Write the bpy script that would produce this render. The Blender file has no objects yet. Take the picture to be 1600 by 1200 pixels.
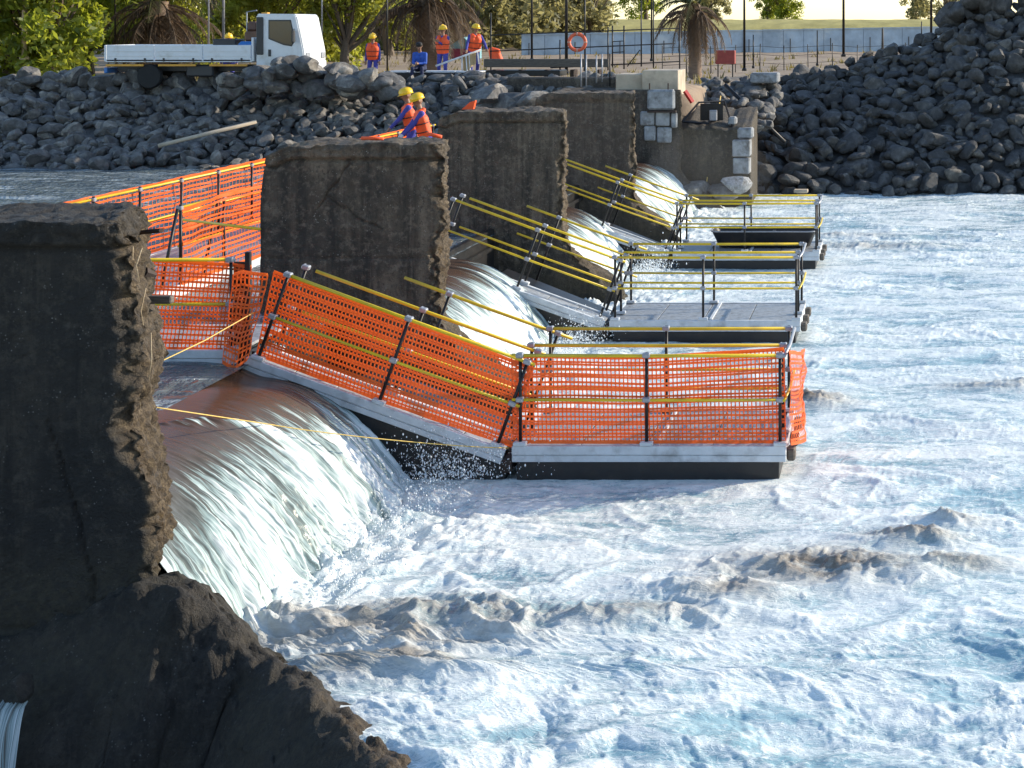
import bpy, math, random
import numpy as np
from mathutils import Vector, Matrix

# ------------------------------------------------------------------ camera, sky, sun, exposure
scene = bpy.context.scene
col = scene.collection
random.seed(7)
RNG = np.random.default_rng(11)
F, CX, CY, ZC = 2504.0, 1390.0, 40.0, 5.2      # calibration: focal length and principal point in photo pixels, eye height

cam_data = bpy.data.cameras.new('camera')
cam = bpy.data.objects.new('camera', cam_data)
col.objects.link(cam)
cam.location = (0, 0, ZC)
cam.rotation_euler = (math.radians(90), 0, 0)
cam_data.sensor_fit = 'HORIZONTAL'
cam_data.sensor_width = 36.0
cam_data.lens = 36.0 * F / 1600.0
cam_data.shift_x = (800 - CX) / 1600.0
cam_data.shift_y = -(600 - CY) / 1600.0
cam_data.clip_start = 0.1
cam_data.clip_end = 6000
scene.camera = cam

SUN_AZ, SUN_EL = 66.0, 21.0                    # degrees from +Y towards +X, and above the horizon
world = bpy.data.worlds.new('World')
scene.world = world
world.use_nodes = True
wn = world.node_tree
wn.nodes.clear()
sky = wn.nodes.new('ShaderNodeTexSky')
sky.sky_type = 'NISHITA'
sky.sun_disc = False
sky.sun_elevation = math.radians(SUN_EL)
sky.sun_rotation = math.radians(SUN_AZ)
sky.dust_density = 0.3
sky.ozone_density = 1.6
bg = wn.nodes.new('ShaderNodeBackground')
bg.inputs['Strength'].default_value = 0.15
wo = wn.nodes.new('ShaderNodeOutputWorld')
wn.links.new(sky.outputs[0], bg.inputs[0])
wn.links.new(bg.outputs[0], wo.inputs[0])

sun_data = bpy.data.lights.new('sun', 'SUN')
sun_data.energy = 3.6
sun_data.angle = math.radians(0.6)
sun_data.color = (1.0, 0.88, 0.70)
sun = bpy.data.objects.new('sun', sun_data)
col.objects.link(sun)
_a, _e = math.radians(SUN_AZ), math.radians(SUN_EL)
SUN_DIR = Vector((math.cos(_e) * math.sin(_a), math.cos(_e) * math.cos(_a), math.sin(_e)))
sun.rotation_euler = SUN_DIR.to_track_quat('Z', 'Y').to_euler()
sun.location = SUN_DIR * 60

scene.view_settings.view_transform = 'Standard'
scene.view_settings.look = 'None'
scene.view_settings.gamma = 1.0
scene.view_settings.exposure = 0.92
scene.view_settings.use_curve_mapping = False
scene.render.engine = 'CYCLES'
scene.cycles.use_denoising = True
scene.cycles.max_bounces = 6
scene.cycles.transparent_max_bounces = 12
scene.cycles.caustics_reflective = False
scene.cycles.caustics_refractive = False


def W(px, py, d):
    """world point seen at photo pixel (px, py) at distance d along the view axis"""
    return np.array(((px - CX) * d / F, d, ZC - (py - CY) * d / F))


# ------------------------------------------------------------------ noise
_perm = np.random.default_rng(3).permutation(256).astype(np.int64)
_perm = np.concatenate([_perm, _perm, _perm])
_g = np.random.default_rng(5).normal(size=(256, 3))
_g /= np.linalg.norm(_g, axis=1, keepdims=True)


def perlin(x, y, z=0.0):
    x = np.asarray(x, float); y = np.asarray(y, float); z = np.asarray(z, float)
    x, y, z = np.broadcast_arrays(x, y, z)
    xi = np.floor(x); yi = np.floor(y); zi = np.floor(z)
    xf = x - xi; yf = y - yi; zf = z - zi
    xi = xi.astype(np.int64) & 255; yi = yi.astype(np.int64) & 255; zi = zi.astype(np.int64) & 255
    u = xf * xf * xf * (xf * (xf * 6 - 15) + 10)
    v = yf * yf * yf * (yf * (yf * 6 - 15) + 10)
    w = zf * zf * zf * (zf * (zf * 6 - 15) + 10)
    out = 0.0
    for dx in (0, 1):
        for dy in (0, 1):
            for dz in (0, 1):
                h = _perm[_perm[_perm[xi + dx] + yi + dy] + zi + dz]
                g = _g[h & 255]
                d = g[..., 0] * (xf - dx) + g[..., 1] * (yf - dy) + g[..., 2] * (zf - dz)
                out = out + d * (u if dx else 1 - u) * (v if dy else 1 - v) * (w if dz else 1 - w)
    return out * 1.6


def fbm(x, y, z=0.0, octaves=4, gain=0.5, kind=''):
    s = 0.0; a = 1.0; f = 1.0
    for o in range(octaves):
        n = perlin(np.asarray(x) * f + 17.3 * o, np.asarray(y) * f - 9.1 * o, np.asarray(z) * f + 4.7 * o)
        if kind == 'billow': n = np.abs(n) * 2 - 0.6
        if kind == 'ridge': n = 0.6 - 2 * np.abs(n)
        s = s + a * n
        a *= gain; f *= 2.03
    return s


def smooth(a, b, x):
    t = np.clip((x - a) / (b - a), 0, 1)
    return t * t * (3 - 2 * t)


# ------------------------------------------------------------------ mesh helpers
def obj_from(name, verts, faces, mat=None, parent=None, shade=False, attrs=None):
    me = bpy.data.meshes.new(name)
    verts = np.asarray(verts, dtype=np.float32).reshape(-1, 3)
    me.vertices.add(len(verts))
    me.vertices.foreach_set('co', verts.ravel())
    if isinstance(faces, np.ndarray):
        k = faces.shape[1]
        loops = faces.astype(np.int32).ravel()
        starts = np.arange(0, len(loops), k, dtype=np.int32)
        nf = len(faces)
    else:
        sizes = np.array([len(f) for f in faces], dtype=np.int32)
        loops = np.fromiter((i for f in faces for i in f), dtype=np.int32)
        starts = np.concatenate([[0], np.cumsum(sizes)[:-1]]).astype(np.int32)
        nf = len(faces)
    me.loops.add(len(loops))
    me.loops.foreach_set('vertex_index', loops)
    me.polygons.add(nf)
    me.polygons.foreach_set('loop_start', starts)
    me.polygons.foreach_set('use_smooth', np.full(nf, bool(shade)))
    me.update(calc_edges=True)
    me.validate()
    if attrs:
        for k, v in attrs.items():
            a = me.attributes.new(k, 'FLOAT', 'POINT')
            a.data.foreach_set('value', np.asarray(v, dtype=np.float32))
    if mat:
        me.materials.append(mat)
    o = bpy.data.objects.new(name, me)
    col.objects.link(o)
    if parent:
        o.parent = parent
    return o


def link_mesh(name, me, parent=None, M=None):
    o = bpy.data.objects.new(name, me)
    col.objects.link(o)
    if parent: o.parent = parent
    if M is not None: o.matrix_local = M
    return o


def tag(o, label=None, cat=None, group=None, kind=None):
    if label: o['label'] = label
    if cat: o['category'] = cat
    if group: o['group'] = group
    if kind: o['kind'] = kind
    return o


def thing(name, label, cat, loc=(0, 0, 0), rz=0.0, group=None):
    o = bpy.data.objects.new(name, None)
    o.empty_display_size = 0.2
    col.objects.link(o)
    o.location = loc
    o.rotation_euler = (0, 0, rz)
    return tag(o, label, cat, group)


class MB:
    """collects shapes, builds one mesh object"""
    def __init__(self):
        self.v = []; self.f = []

    def add(self, v, f):
        b = len(self.v)
        self.v.extend([tuple(p) for p in v])
        self.f.extend([tuple(i + b for i in q) for q in f])
        return self

    def box(self, a, b, bev=0.0, T=None):
        (x0, y0, z0), (x1, y1, z1) = a, b
        if bev <= 0:
            v = [(x, y, z) for x in (x0, x1) for y in (y0, y1) for z in (z0, z1)]
            f = [(0, 1, 3, 2), (4, 6, 7, 5), (0, 4, 5, 1), (2, 3, 7, 6), (0, 2, 6, 4), (1, 5, 7, 3)]
        else:
            bev = min(bev, (x1 - x0) * .45, (y1 - y0) * .45, (z1 - z0) * .45)
            v = []; ids = {}
            for sx in (0, 1):
                for sy in (0, 1):
                    for sz in (0, 1):
                        c = ((x0, x1)[sx], (y0, y1)[sy], (z0, z1)[sz])
                        d = (bev * (1 - 2 * sx), bev * (1 - 2 * sy), bev * (1 - 2 * sz))
                        for ax in range(3):
                            p = [c[i] + (0 if i == ax else d[i]) for i in range(3)]
                            ids[(sx, sy, sz, ax)] = len(v); v.append(tuple(p))
            f = []
            for ax in range(3):
                for s in (0, 1):
                    o = [i for i in range(3) if i != ax]
                    q = []
                    for (p, r) in ((0, 0), (1, 0), (1, 1), (0, 1)):
                        k = [0, 0, 0]; k[ax] = s; k[o[0]] = p; k[o[1]] = r
                        q.append(ids[(k[0], k[1], k[2], ax)])
                    flip = (s == 0) ^ (ax == 1)
                    f.append(tuple(reversed(q)) if flip else tuple(q))
            for ax in range(3):
                o = [i for i in range(3) if i != ax]
                for p in (0, 1):
                    for r in (0, 1):
                        ks = []
                        for s in (0, 1):
                            k = [0, 0, 0]; k[ax] = s; k[o[0]] = p; k[o[1]] = r
                            ks.append(k)
                        f.append((ids[(*ks[0], o[0])], ids[(*ks[1], o[0])], ids[(*ks[1], o[1])], ids[(*ks[0], o[1])]))
            for sx in (0, 1):
                for sy in (0, 1):
                    for sz in (0, 1):
                        f.append(tuple(ids[(sx, sy, sz, a_)] for a_ in range(3)))
        if T is not None:
            v = [tuple(T(p)) for p in v]
        return self.add(v, f)

    def tube(self, pts, r, n=8, cap=True, T=None):
        pts = [np.asarray(p, float) for p in pts]
        m = len(pts)
        rr = [r] * m if np.isscalar(r) else list(r)
        v = []; f = []
        up = None
        for i in range(m):
            t = pts[min(i + 1, m - 1)] - pts[max(i - 1, 0)]
            t = t / (np.linalg.norm(t) + 1e-12)
            if up is None:
                up = np.array((0, 0, 1.0)) if abs(t[2]) < .9 else np.array((1.0, 0, 0))
            a = np.cross(t, up); a /= np.linalg.norm(a) + 1e-12
            b = np.cross(a, t); up = b
            for k in range(n):
                w = 2 * math.pi * k / n
                v.append(pts[i] + rr[i] * (math.cos(w) * a + math.sin(w) * b))
        for i in range(m - 1):
            for k in range(n):
                k2 = (k + 1) % n
                f.append((i * n + k, i * n + k2, (i + 1) * n + k2, (i + 1) * n + k))
        if cap:
            f.append(tuple(range(n - 1, -1, -1)))
            f.append(tuple((m - 1) * n + k for k in range(n)))
        if T is not None:
            v = [tuple(T(p)) for p in v]
        return self.add(v, f)

    def prism(self, poly, axis, a, b):
        """polygon (2-D points) extruded along axis from a to b"""
        n = len(poly)
        def put(p, t):
            q = [p[0], p[1]]; q.insert(axis, t); return tuple(q)
        v = [put(p, a) for p in poly] + [put(p, b) for p in poly]
        f = [tuple(range(n - 1, -1, -1)), tuple(range(n, 2 * n))]
        f += [(i, (i + 1) % n, n + (i + 1) % n, n + i) for i in range(n)]
        return self.add(v, f)

    def lathe(self, prof, n=16, c=(0, 0, 0)):
        v = []; f = []
        for (r, z) in prof:
            for k in range(n):
                w = 2 * math.pi * k / n
                v.append((c[0] + r * math.cos(w), c[1] + r * math.sin(w), c[2] + z))
        for i in range(len(prof) - 1):
            for k in range(n):
                k2 = (k + 1) % n
                f.append((i * n + k, i * n + k2, (i + 1) * n + k2, (i + 1) * n + k))
        f.append(tuple(range(n - 1, -1, -1)))
        f.append(tuple((len(prof) - 1) * n + k for k in range(n)))
        return self.add(v, f)

    def build(self, name, mat, parent=None, shade=False, M=None):
        o = obj_from(name, self.v, self.f, mat, parent, shade)
        if M is not None: o.matrix_local = M
        return o


def shade_auto(o, deg=40):
    me = o.data
    me.polygons.foreach_set('use_smooth', np.ones(len(me.polygons), dtype=bool))
    me.set_sharp_from_angle(angle=math.radians(deg))
    return o


# ------------------------------------------------------------------ material helpers
class Nodes:
    def __init__(self, name):
        self.m = bpy.data.materials.new(name)
        self.m.use_nodes = True
        self.t = self.m.node_tree
        self.t.nodes.clear()
        self.out = self.t.nodes.new('ShaderNodeOutputMaterial')

    def put(self, sock, val):
        if val is None: return
        if isinstance(val, bpy.types.NodeSocket):
            self.t.links.new(val, sock)
        elif isinstance(val, bpy.types.Node):
            self.t.links.new(val.outputs[0], sock)
        else:
            if sock.type == 'RGBA' and len(val) == 3: val = (*val, 1)
            sock.default_value = val

    def n(self, kind, ins=None, **props):
        nd = self.t.nodes.new(kind)
        for k, v in props.items(): setattr(nd, k, v)
        for k, v in (ins or {}).items():
            self.put(nd.inputs[k], v)
        return nd

    def attr(self, name):
        return self.n('ShaderNodeAttribute', attribute_name=name).outputs['Fac']

    def pos(self):
        return self.n('ShaderNodeNewGeometry').outputs['Position']

    def mapping(self, vec, scale=(1, 1, 1), loc=(0, 0, 0)):
        return self.n('ShaderNodeMapping', {'Vector': vec, 'Scale': scale, 'Location': loc}).outputs[0]

    def noise(self, vec, scale=5.0, detail=4.0, rough=0.55, dist=0.0):
        return self.n('ShaderNodeTexNoise', {'Vector': vec, 'Scale': scale, 'Detail': detail, 'Roughness': rough, 'Distortion': dist}).outputs['Fac']

    def ramp(self, fac, stops):
        nd = self.n('ShaderNodeValToRGB')
        cr = nd.color_ramp
        while len(cr.elements) < len(stops): cr.elements.new(0.5)
        for e, (p, c) in zip(cr.elements, stops):
            e.position = p
            e.color = (*c, 1) if not np.isscalar(c) else (c, c, c, 1)
        self.put(nd.inputs[0], fac)
        return nd.outputs[0]

    def mix(self, fac, a, b, mode='MIX'):
        nd = self.n('ShaderNodeMix', data_type='RGBA', blend_type=mode)
        self.put(nd.inputs[0], fac); self.put(nd.inputs[6], a); self.put(nd.inputs[7], b)
        return nd.outputs[2]

    def math(self, op, a, b=0.0, clamp=False):
        nd = self.n('ShaderNodeMath', operation=op, use_clamp=clamp)
        self.put(nd.inputs[0], a); self.put(nd.inputs[1], b)
        return nd.outputs[0]

    def bump(self, h, strength=0.3, dist=0.02):
        return self.n('ShaderNodeBump', {'Height': h, 'Strength': strength, 'Distance': dist}).outputs[0]

    def bsdf(self, color, rough=0.6, normal=None, metal=0.0, **kw):
        ins = {'Base Color': color, 'Roughness': rough, 'Metallic': metal}
        if normal is not None: ins['Normal'] = normal
        ins.update(kw)
        return self.n('ShaderNodeBsdfPrincipled', ins).outputs[0]

    def done(self, shader, disp=None):
        self.t.links.new(shader, self.out.inputs['Surface'])
        return self.m


def simple(name, color, rough=0.5, metal=0.0, vary=0.15, scale=6.0, bump=0.0, dirt=None):
    N = Nodes(name)
    c = N.n('ShaderNodeTexCoord').outputs['Object']
    n1 = N.noise(c, scale, 5, .6)
    dark = tuple(x * (1 - vary) for x in color); light = tuple(min(1, x * (1 + vary)) for x in color)
    colr = N.ramp(n1, [(.3, dark), (.7, light)])
    if dirt:
        n2 = N.noise(c, scale * .6, 6, .65)
        colr = N.mix(N.ramp(n2, [(.52, 0.0), (.72, 1.0)]), colr, dirt)
    rg = N.n('ShaderNodeMapRange', {'Value': n1, 'To Min': max(.02, rough - .1), 'To Max': min(1, rough + .1)}).outputs[0]
    nm = N.bump(N.noise(c, scale * 8, 4), bump, .01) if bump else None
    return N.done(N.bsdf(colr, rg, nm, metal))

# ------------------------------------------------------------------ materials
def concrete(name, base=(.100, .078, .054), light=(.235, .19, .138), dark=(.026, .021, .016), speck=(.42, .40, .35), speck_amt=.70, wet=0.6):
    N = Nodes(name)
    p = N.pos()
    big = N.noise(p, 1.3, 6, .62, .4)
    c = N.ramp(big, [(.30, dark), (.5, base), (.74, light)])
    streak = N.noise(N.mapping(p, (5.0, 5.0, .35)), 1.0, 5, .6)
    c = N.mix(N.ramp(streak, [(.44, 0.0), (.62, .85)]), c, dark)
    drip = N.noise(N.mapping(p, (14.0, 14.0, .8)), 1.0, 4, .6)
    c = N.mix(N.math('MULTIPLY', N.ramp(drip, [(.55, 0.0), (.70, .7)]), N.ramp(big, [(.4, 0.0), (.6, 1.0)])), c, light)
    mott = N.noise(p, 9.0, 6, .7)
    c = N.mix(N.ramp(mott, [(.50, 0.0), (.68, .75)]), c, light)
    c = N.mix(N.ramp(N.noise(p, 22.0, 5, .75), [(.52, 0.0), (.66, .7)]), c, dark)
    sp = N.n('ShaderNodeTexVoronoi', {'Vector': p, 'Scale': 26.0}).outputs['Distance']
    sp2 = N.noise(p, 6.0, 3, .5)
    spm = N.math('MULTIPLY', N.ramp(sp, [(.10, 1.0), (.22, 0.0)]), N.ramp(sp2, [(.50, 0.0), (speck_amt, 1.0)]))
    c = N.mix(spm, c, speck)
    # broken concrete: brown aggregate
    br = N.attr('broken')
    agn = N.noise(p, 17.0, 5, .7)
    agg = N.ramp(agn, [(.32, (.022, .016, .010)), (.5, (.075, .052, .030)), (.70, (.17, .125, .072))])
    c = N.mix(br, c, agg)
    # algae
    al = N.attr('algae')
    c = N.mix(al, c, N.ramp(agn, [(.35, (.02, .018, .013)), (.65, (.06, .052, .03))]))
    fine = N.math('ADD', N.noise(p, 45.0, 6, .7), N.math('MULTIPLY', N.noise(p, 12.0, 5, .65), 1.4))
    rough = N.ramp(big, [(.3, wet), (.7, .92)])
    return N.done(N.bsdf(c, rough, N.bump(fine, .9, .04)))


def foam_material():
    N = Nodes('river_foam')
    p = N.pos()
    foam = N.attr('foam'); silt = N.attr('silt')
    pm = N.mapping(p, (.62, 1.45, 1.0))
    lace = N.noise(pm, 5.5, 9, .66, 1.2)
    fine = N.noise(pm, 24.0, 7, .7, .5)
    f = N.math('ADD', foam, N.math('MULTIPLY', N.math('SUBTRACT', lace, .5), 1.7))
    f = N.math('ADD', f, N.math('MULTIPLY', N.math('SUBTRACT', fine, .5), .8))
    wv = N.n('ShaderNodeVectorMath', {0: pm, 1: N.n('ShaderNodeTexNoise', {'Vector': pm, 'Scale': 3.0, 'Detail': 5.0}).outputs['Color']}, operation='ADD').outputs[0]
    cell = N.n('ShaderNodeTexVoronoi', {'Vector': wv, 'Scale': 7.0}, feature='DISTANCE_TO_EDGE').outputs['Distance']
    web = N.ramp(cell, [(.0, 1.0), (.09, 0.0)])
    f = N.math('ADD', f, N.math('MULTIPLY', web, .30), True)
    fm = N.ramp(f, [(.05, 0.0), (.35, .55), (.75, 1.0)])
    water = N.ramp(N.noise(p, 1.1, 3), [(.35, (.19, .35, .42)), (.65, (.37, .55, .60))])
    white = N.ramp(fine, [(.3, (.74, .81, .80)), (.7, (.88, .91, .88))])
    c = N.mix(fm, water, white)
    siltc = N.ramp(N.noise(pm, 7.0, 7, .65, .5), [(.3, (.11, .088, .064)), (.52, (.25, .205, .155)), (.75, (.46, .40, .33))])
    sm = N.math('MULTIPLY', silt, N.ramp(N.noise(pm, 2.6, 6, .65, .8), [(.28, .25), (.50, 1.0)]), True)
    c = N.mix(sm, c, siltc)
    rough = N.ramp(fm, [(0.0, .08), (.6, .25), (1.0, .45)])
    h = N.math('ADD', N.math('MULTIPLY', lace, .8), N.math('MULTIPLY', fine, .40))
    h = N.math('ADD', h, N.math('MULTIPLY', web, .10))
    return N.done(N.bsdf(c, rough, N.bump(h, .55, .05), **{'Specular IOR Level': .4, 'Subsurface Weight': .0, 'Subsurface Radius': (.5, .8, 1.0), 'Subsurface Scale': .045}))


def fall_material():
    N = Nodes('falling_water')
    p = N.pos()
    foam = N.attr('foam'); s = N.attr('fs'); t = N.attr('ft')
    v = N.n('ShaderNodeCombineXYZ', {'X': N.math('MULTIPLY', s, 10.0), 'Y': N.math('MULTIPLY', t, .75), 'Z': 0.0}).outputs[0]
    v2 = N.n('ShaderNodeCombineXYZ', {'X': N.math('MULTIPLY', s, 46.0), 'Y': N.math('MULTIPLY', t, 1.3), 'Z': 3.0}).outputs[0]
    n1 = N.noise(v, 1.0, 5, .6, .25)
    n2 = N.noise(v2, 1.0, 5, .65, .2)
    f = N.math('ADD', foam, N.math('MULTIPLY', N.math('SUBTRACT', n1, .5), 2.0))
    f = N.math('ADD', f, N.math('MULTIPLY', N.math('SUBTRACT', n2, .5), 2.2), True)
    clear = N.mix(N.math('MULTIPLY', N.math('SUBTRACT', t, .5), .6, True), (.075, .045, .032), (.17, .23, .225))  # brown lip: concrete seen through, and the nets' reddish reflection painted in
    aqua = (.27, .36, .36)
    white = (.70, .74, .74)
    c = N.mix(N.ramp(f, [(.08, 0.0), (.34, 1.0)]), clear, aqua)
    c = N.mix(N.ramp(f, [(.36, 0.0), (.80, 1.0)]), c, white)
    rough = N.ramp(f, [(.1, .15), (.5, .7)])
    hn = N.math('ADD', n1, N.math('MULTIPLY', n2, .6))
    hb = N.math('MULTIPLY', hn, N.math('ADD', N.math('MULTIPLY', t, .5), .06))
    return N.done(N.bsdf(c, rough, N.bump(hb, .38, .04), **{'Specular IOR Level': .25}))


def calm_material():
    N = Nodes('calm_water')
    p = N.pos()
    n = N.noise(N.mapping(p, (.9, .45, 1)), 2.6, 5, .6, .3)
    n2 = N.noise(N.mapping(p, (1.0, .5, 1)), 11.0, 4, .6)
    h = N.math('ADD', n, N.math('MULTIPLY', n2, .25))
    c = N.ramp(N.noise(p, .4, 3), [(.3, (.07, .09, .10)), (.7, (.13, .16, .17))])  # silty base, lightened to stand in for bright sky reflection
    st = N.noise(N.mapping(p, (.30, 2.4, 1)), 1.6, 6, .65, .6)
    c = N.mix(N.ramp(st, [(.50, 0.0), (.66, .8)]), c, (.42, .49, .54))  # pale streaks: drifting foam and sky reflections painted into the colour
    return N.done(N.bsdf(c, .14, N.bump(h, 1.0, .35), **{'Specular IOR Level': .5, 'IOR': 1.33}))


def rock_material(name, dark, mid, light, warm=0.0):
    N = Nodes(name)
    c0 = N.n('ShaderNodeTexCoord').outputs['Object']
    g = N.n('ShaderNodeNewGeometry')
    isl = g.outputs['Random Per Island']
    oi = N.n('ShaderNodeObjectInfo').outputs['Random']
    r = N.n('ShaderNodeMath', {0: isl, 1: oi}, operation='ADD').outputs[0]
    r = N.math('FRACT', N.math('MULTIPLY', r, 7.31))
    big = N.noise(g.outputs['Position'], 5.0, 6, .68)
    c = N.ramp(big, [(.30, dark), (.52, mid), (.75, light)])
    tint = N.ramp(r, [(0.0, (.55, .55, .57)), (.55, (.9, .9, .92)), (.86, (1.15, 1.15, 1.15)), (1.0, (1.75, 1.65, 1.5))])
    c = N.mix(1.0, c, tint, 'MULTIPLY')
    fine = N.noise(g.outputs['Position'], 38.0, 6, .72)
    c = N.mix(N.ramp(fine, [(.58, 0.0), (.78, .5)]), c, light)
    h = N.math('ADD', N.math('MULTIPLY', big, 1.2), fine)
    return N.done(N.bsdf(c, .72, N.bump(h, .7, .05)))


def net_material():
    N = Nodes('orange_plastic_mesh')
    p = N.pos()
    n = N.noise(p, 3.0, 4)
    c = N.ramp(n, [(.3, (.90, .18, .04)), (.7, (.97, .25, .06))])
    a = N.bsdf(c, .42)
    b = N.n('ShaderNodeBsdfTranslucent', {'Color': (1.0, .40, .08, 1)}).outputs[0]
    return N.done(N.n('ShaderNodeMixShader', {0: .5, 1: a, 2: b}).outputs[0])


def wood_material(name, a, b):
    N = Nodes(name)
    c0 = N.pos()
    n = N.noise(N.mapping(c0, (2, 2, 25)), 3.0, 5, .6)
    return N.done(N.bsdf(N.ramp(n, [(.3, a), (.7, b)]), .8, N.bump(n, .4, .01)))


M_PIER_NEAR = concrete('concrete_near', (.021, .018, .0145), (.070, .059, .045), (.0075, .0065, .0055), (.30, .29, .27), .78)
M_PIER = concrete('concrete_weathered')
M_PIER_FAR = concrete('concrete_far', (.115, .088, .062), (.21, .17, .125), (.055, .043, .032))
M_ABUT = concrete('concrete_abutment', (.085, .068, .052), (.18, .15, .118), (.035, .028, .022), (.5, .49, .46), .68)
M_CREAM = simple('pale_concrete', (.44, .37, .28), .85, 0, .2, 3, .3, (.30, .25, .19))
M_LIME = simple('limewashed_concrete', (.25, .26, .27), .85, 0, .4, 5, .5, (.07, .062, .052))
M_FOAM = foam_material()
M_FALL = fall_material()
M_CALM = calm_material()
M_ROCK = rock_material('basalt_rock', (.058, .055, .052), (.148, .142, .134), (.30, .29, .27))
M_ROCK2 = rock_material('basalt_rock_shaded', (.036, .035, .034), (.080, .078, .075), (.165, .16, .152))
M_NET = net_material()
M_YELLOW = simple('yellow_rail_tube', (.72, .50, .015), .35, 0, .12, 4, 0, (.45, .32, .05))
M_STEEL = simple('black_post_steel', (.018, .017, .018), .45, .3, .3, 12)
M_ALU = simple('aluminium_beam', (.56, .59, .62), .45, .0, .12, 5, .12, (.33, .34, .35))
M_DECK = simple('deck_grating', (.34, .36, .38), .5, .3, .25, 14, .4, (.16, .15, .14))
M_CLAMP = simple('grey_clamp', (.33, .34, .37), .45, .4, .2, 20)
M_HULL = simple('black_hull', (.012, .012, .013), .38, 0, .3, 6, .2, (.03, .026, .022))
M_RUST = simple('rusty_steel', (.045, .030, .024), .8, .2, .4, 8, .5, (.10, .05, .03))
M_ROPE = simple('yellow_rope', (.62, .43, .12), .8, 0, .2, 30)
M_WOODG = wood_material('grey_timber', (.05, .042, .035), (.14, .12, .10))
M_WOODL = wood_material('pale_timber', (.34, .25, .15), (.60, .48, .32))
M_DROP = simple('water_drops', (.82, .87, .90), .15, 0, .03)


# ------------------------------------------------------------------ ground, river bed
def ground_height(X, Y):
    far = np.interp(Y, [46.5, 48.5, 54, 58, 70, 90, 125, 135, 160, 2500], [-2, 3.35, 3.35, 3.1, 3.3, 3.6, 3.9, 5.8, 5.6, 6.0])
    rt = np.interp(Y, [50.5, 58, 90, 125, 135, 160, 2500], [-2, 3.2, 3.6, 3.9, 5.8, 5.6, 6.0])
    k = smooth(-6.2, -4.6, X)
    z = far * (1 - k) + rt * k
    near = np.interp(Y, [-30, -6, 2], [3.4, 3.4, -2.0])
    z = np.where(Y < 3, near, z)
    return z + 0.06 * fbm(X * .5, Y * .5, 0, 3) * (Y > 46)


gx = np.unique(np.concatenate([np.linspace(-40, 30, 141), -40 - np.geomspace(1, 2400, 24), 30 + np.geomspace(1, 2400, 24)]))
gy = np.unique(np.concatenate([np.linspace(-30, 44, 20), np.linspace(44, 64, 61), 64 + np.geomspace(1, 2400, 60)]))
GX, GY = np.meshgrid(gx, gy)


def grid_faces(nr, nc):
    i = np.arange(nr - 1)[:, None] * nc + np.arange(nc - 1)[None, :]
    i = i.ravel()
    return np.stack([i, i + 1, i + nc + 1, i + nc], 1)


def ground_material():
    N = Nodes('dry_ground')
    p = N.pos()
    n = N.noise(p, .35, 6, .65)
    n2 = N.noise(p, 3.0, 6, .7)
    c = N.ramp(n, [(.3, (.20, .14, .095)), (.55, (.31, .235, .165)), (.75, (.38, .30, .21))])
    c = N.mix(N.ramp(n2, [(.5, 0.0), (.75, .6)]), c, (.14, .11, .075))
    sep = N.n('ShaderNodeSeparateXYZ', {0: p}).outputs
    # dry grass on the embankment
    gm = N.n('ShaderNodeMapRange', {'Value': sep[1], 'From Min': 122.0, 'From Max': 126.0}).outputs[0]
    grass = N.ramp(N.noise(N.mapping(p, (1, .3, 1)), .8, 6, .7), [(.3, (.24, .205, .05)), (.7, (.46, .39, .12))])
    c = N.mix(gm, c, grass)
    return N.done(N.bsdf(c, .95, N.bump(n2, .4, .1)))


ground = obj_from('ground', np.stack([GX, GY, ground_height(GX, GY)], -1), grid_faces(len(gy), len(gx)), ground_material(), shade=True)
tag(ground, 'dry brown earth bank and grassy embankment behind the river', kind='structure')

# ------------------------------------------------------------------ weir layout
UP = 1.31                      # upstream water level (downstream level is 0)
PIER_FRONT = [13.05, 21.65, 30.0, 38.2]
PIER_T = 1.15
CREST_X, TOE_T = -7.35, 2.15
RIDGE = np.array([W(240, 895, 13.05), W(296, 908, 13.0), W(335, 958, 12.95), W(404, 1030, 12.8), W(480, 1090, 12.1),
                  W(540, 1150, 11.6), W(590, 1197, 11.15), W(660, 1290, 10.4), W(800, 1470, 9.1), W(1000, 1800, 7.4), W(1240, 2400, 5.5)])


def ridge_x(Y):
    o = np.argsort(RIDGE[:, 1])
    return np.interp(Y, RIDGE[o, 1], RIDGE[o, 0])


SILT = [(W(600, 985, 13.7), 1.15, .42, 1.0), (W(700, 955, 14.1), 1.0, .35, .9), (W(880, 960, 14.1), 1.1, .25, .75), (W(1010, 950, 14.2), .7, .25, .7),
        (W(1130, 925, 14.7), .6, .28, .7), (W(1290, 885, 15.4), .95, .45, 1.0), (W(1420, 842, 16.2), .42, .28, 1.0), (W(1470, 880, 15.5), .55, .22, .9),
        (W(570, 1045, 13.0), .7, .3, .9), (W(1270, 625, 22.2), .5, .35, .9), (W(1490, 815, 16.8), .35, .2, .8), (W(1560, 600, 23.2), .8, .3, .6),
        (W(1340, 380, 38), 2.0, .8, .5), (W(1300, 365, 40), 1.6, .6, .5), (W(1190, 560, 25), .6, .3, .4)]
HULLS = [(-6.2, -1.1, 18.35, 20.3), (-6.2, -1.35, 26.35, 28.3), (-6.2, -1.45, 34.35, 36.3)]


def crest(x, y, z):
    return (1 - np.abs(perlin(x, y, z)) * 1.7).clip(0, 1) ** 2


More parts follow.
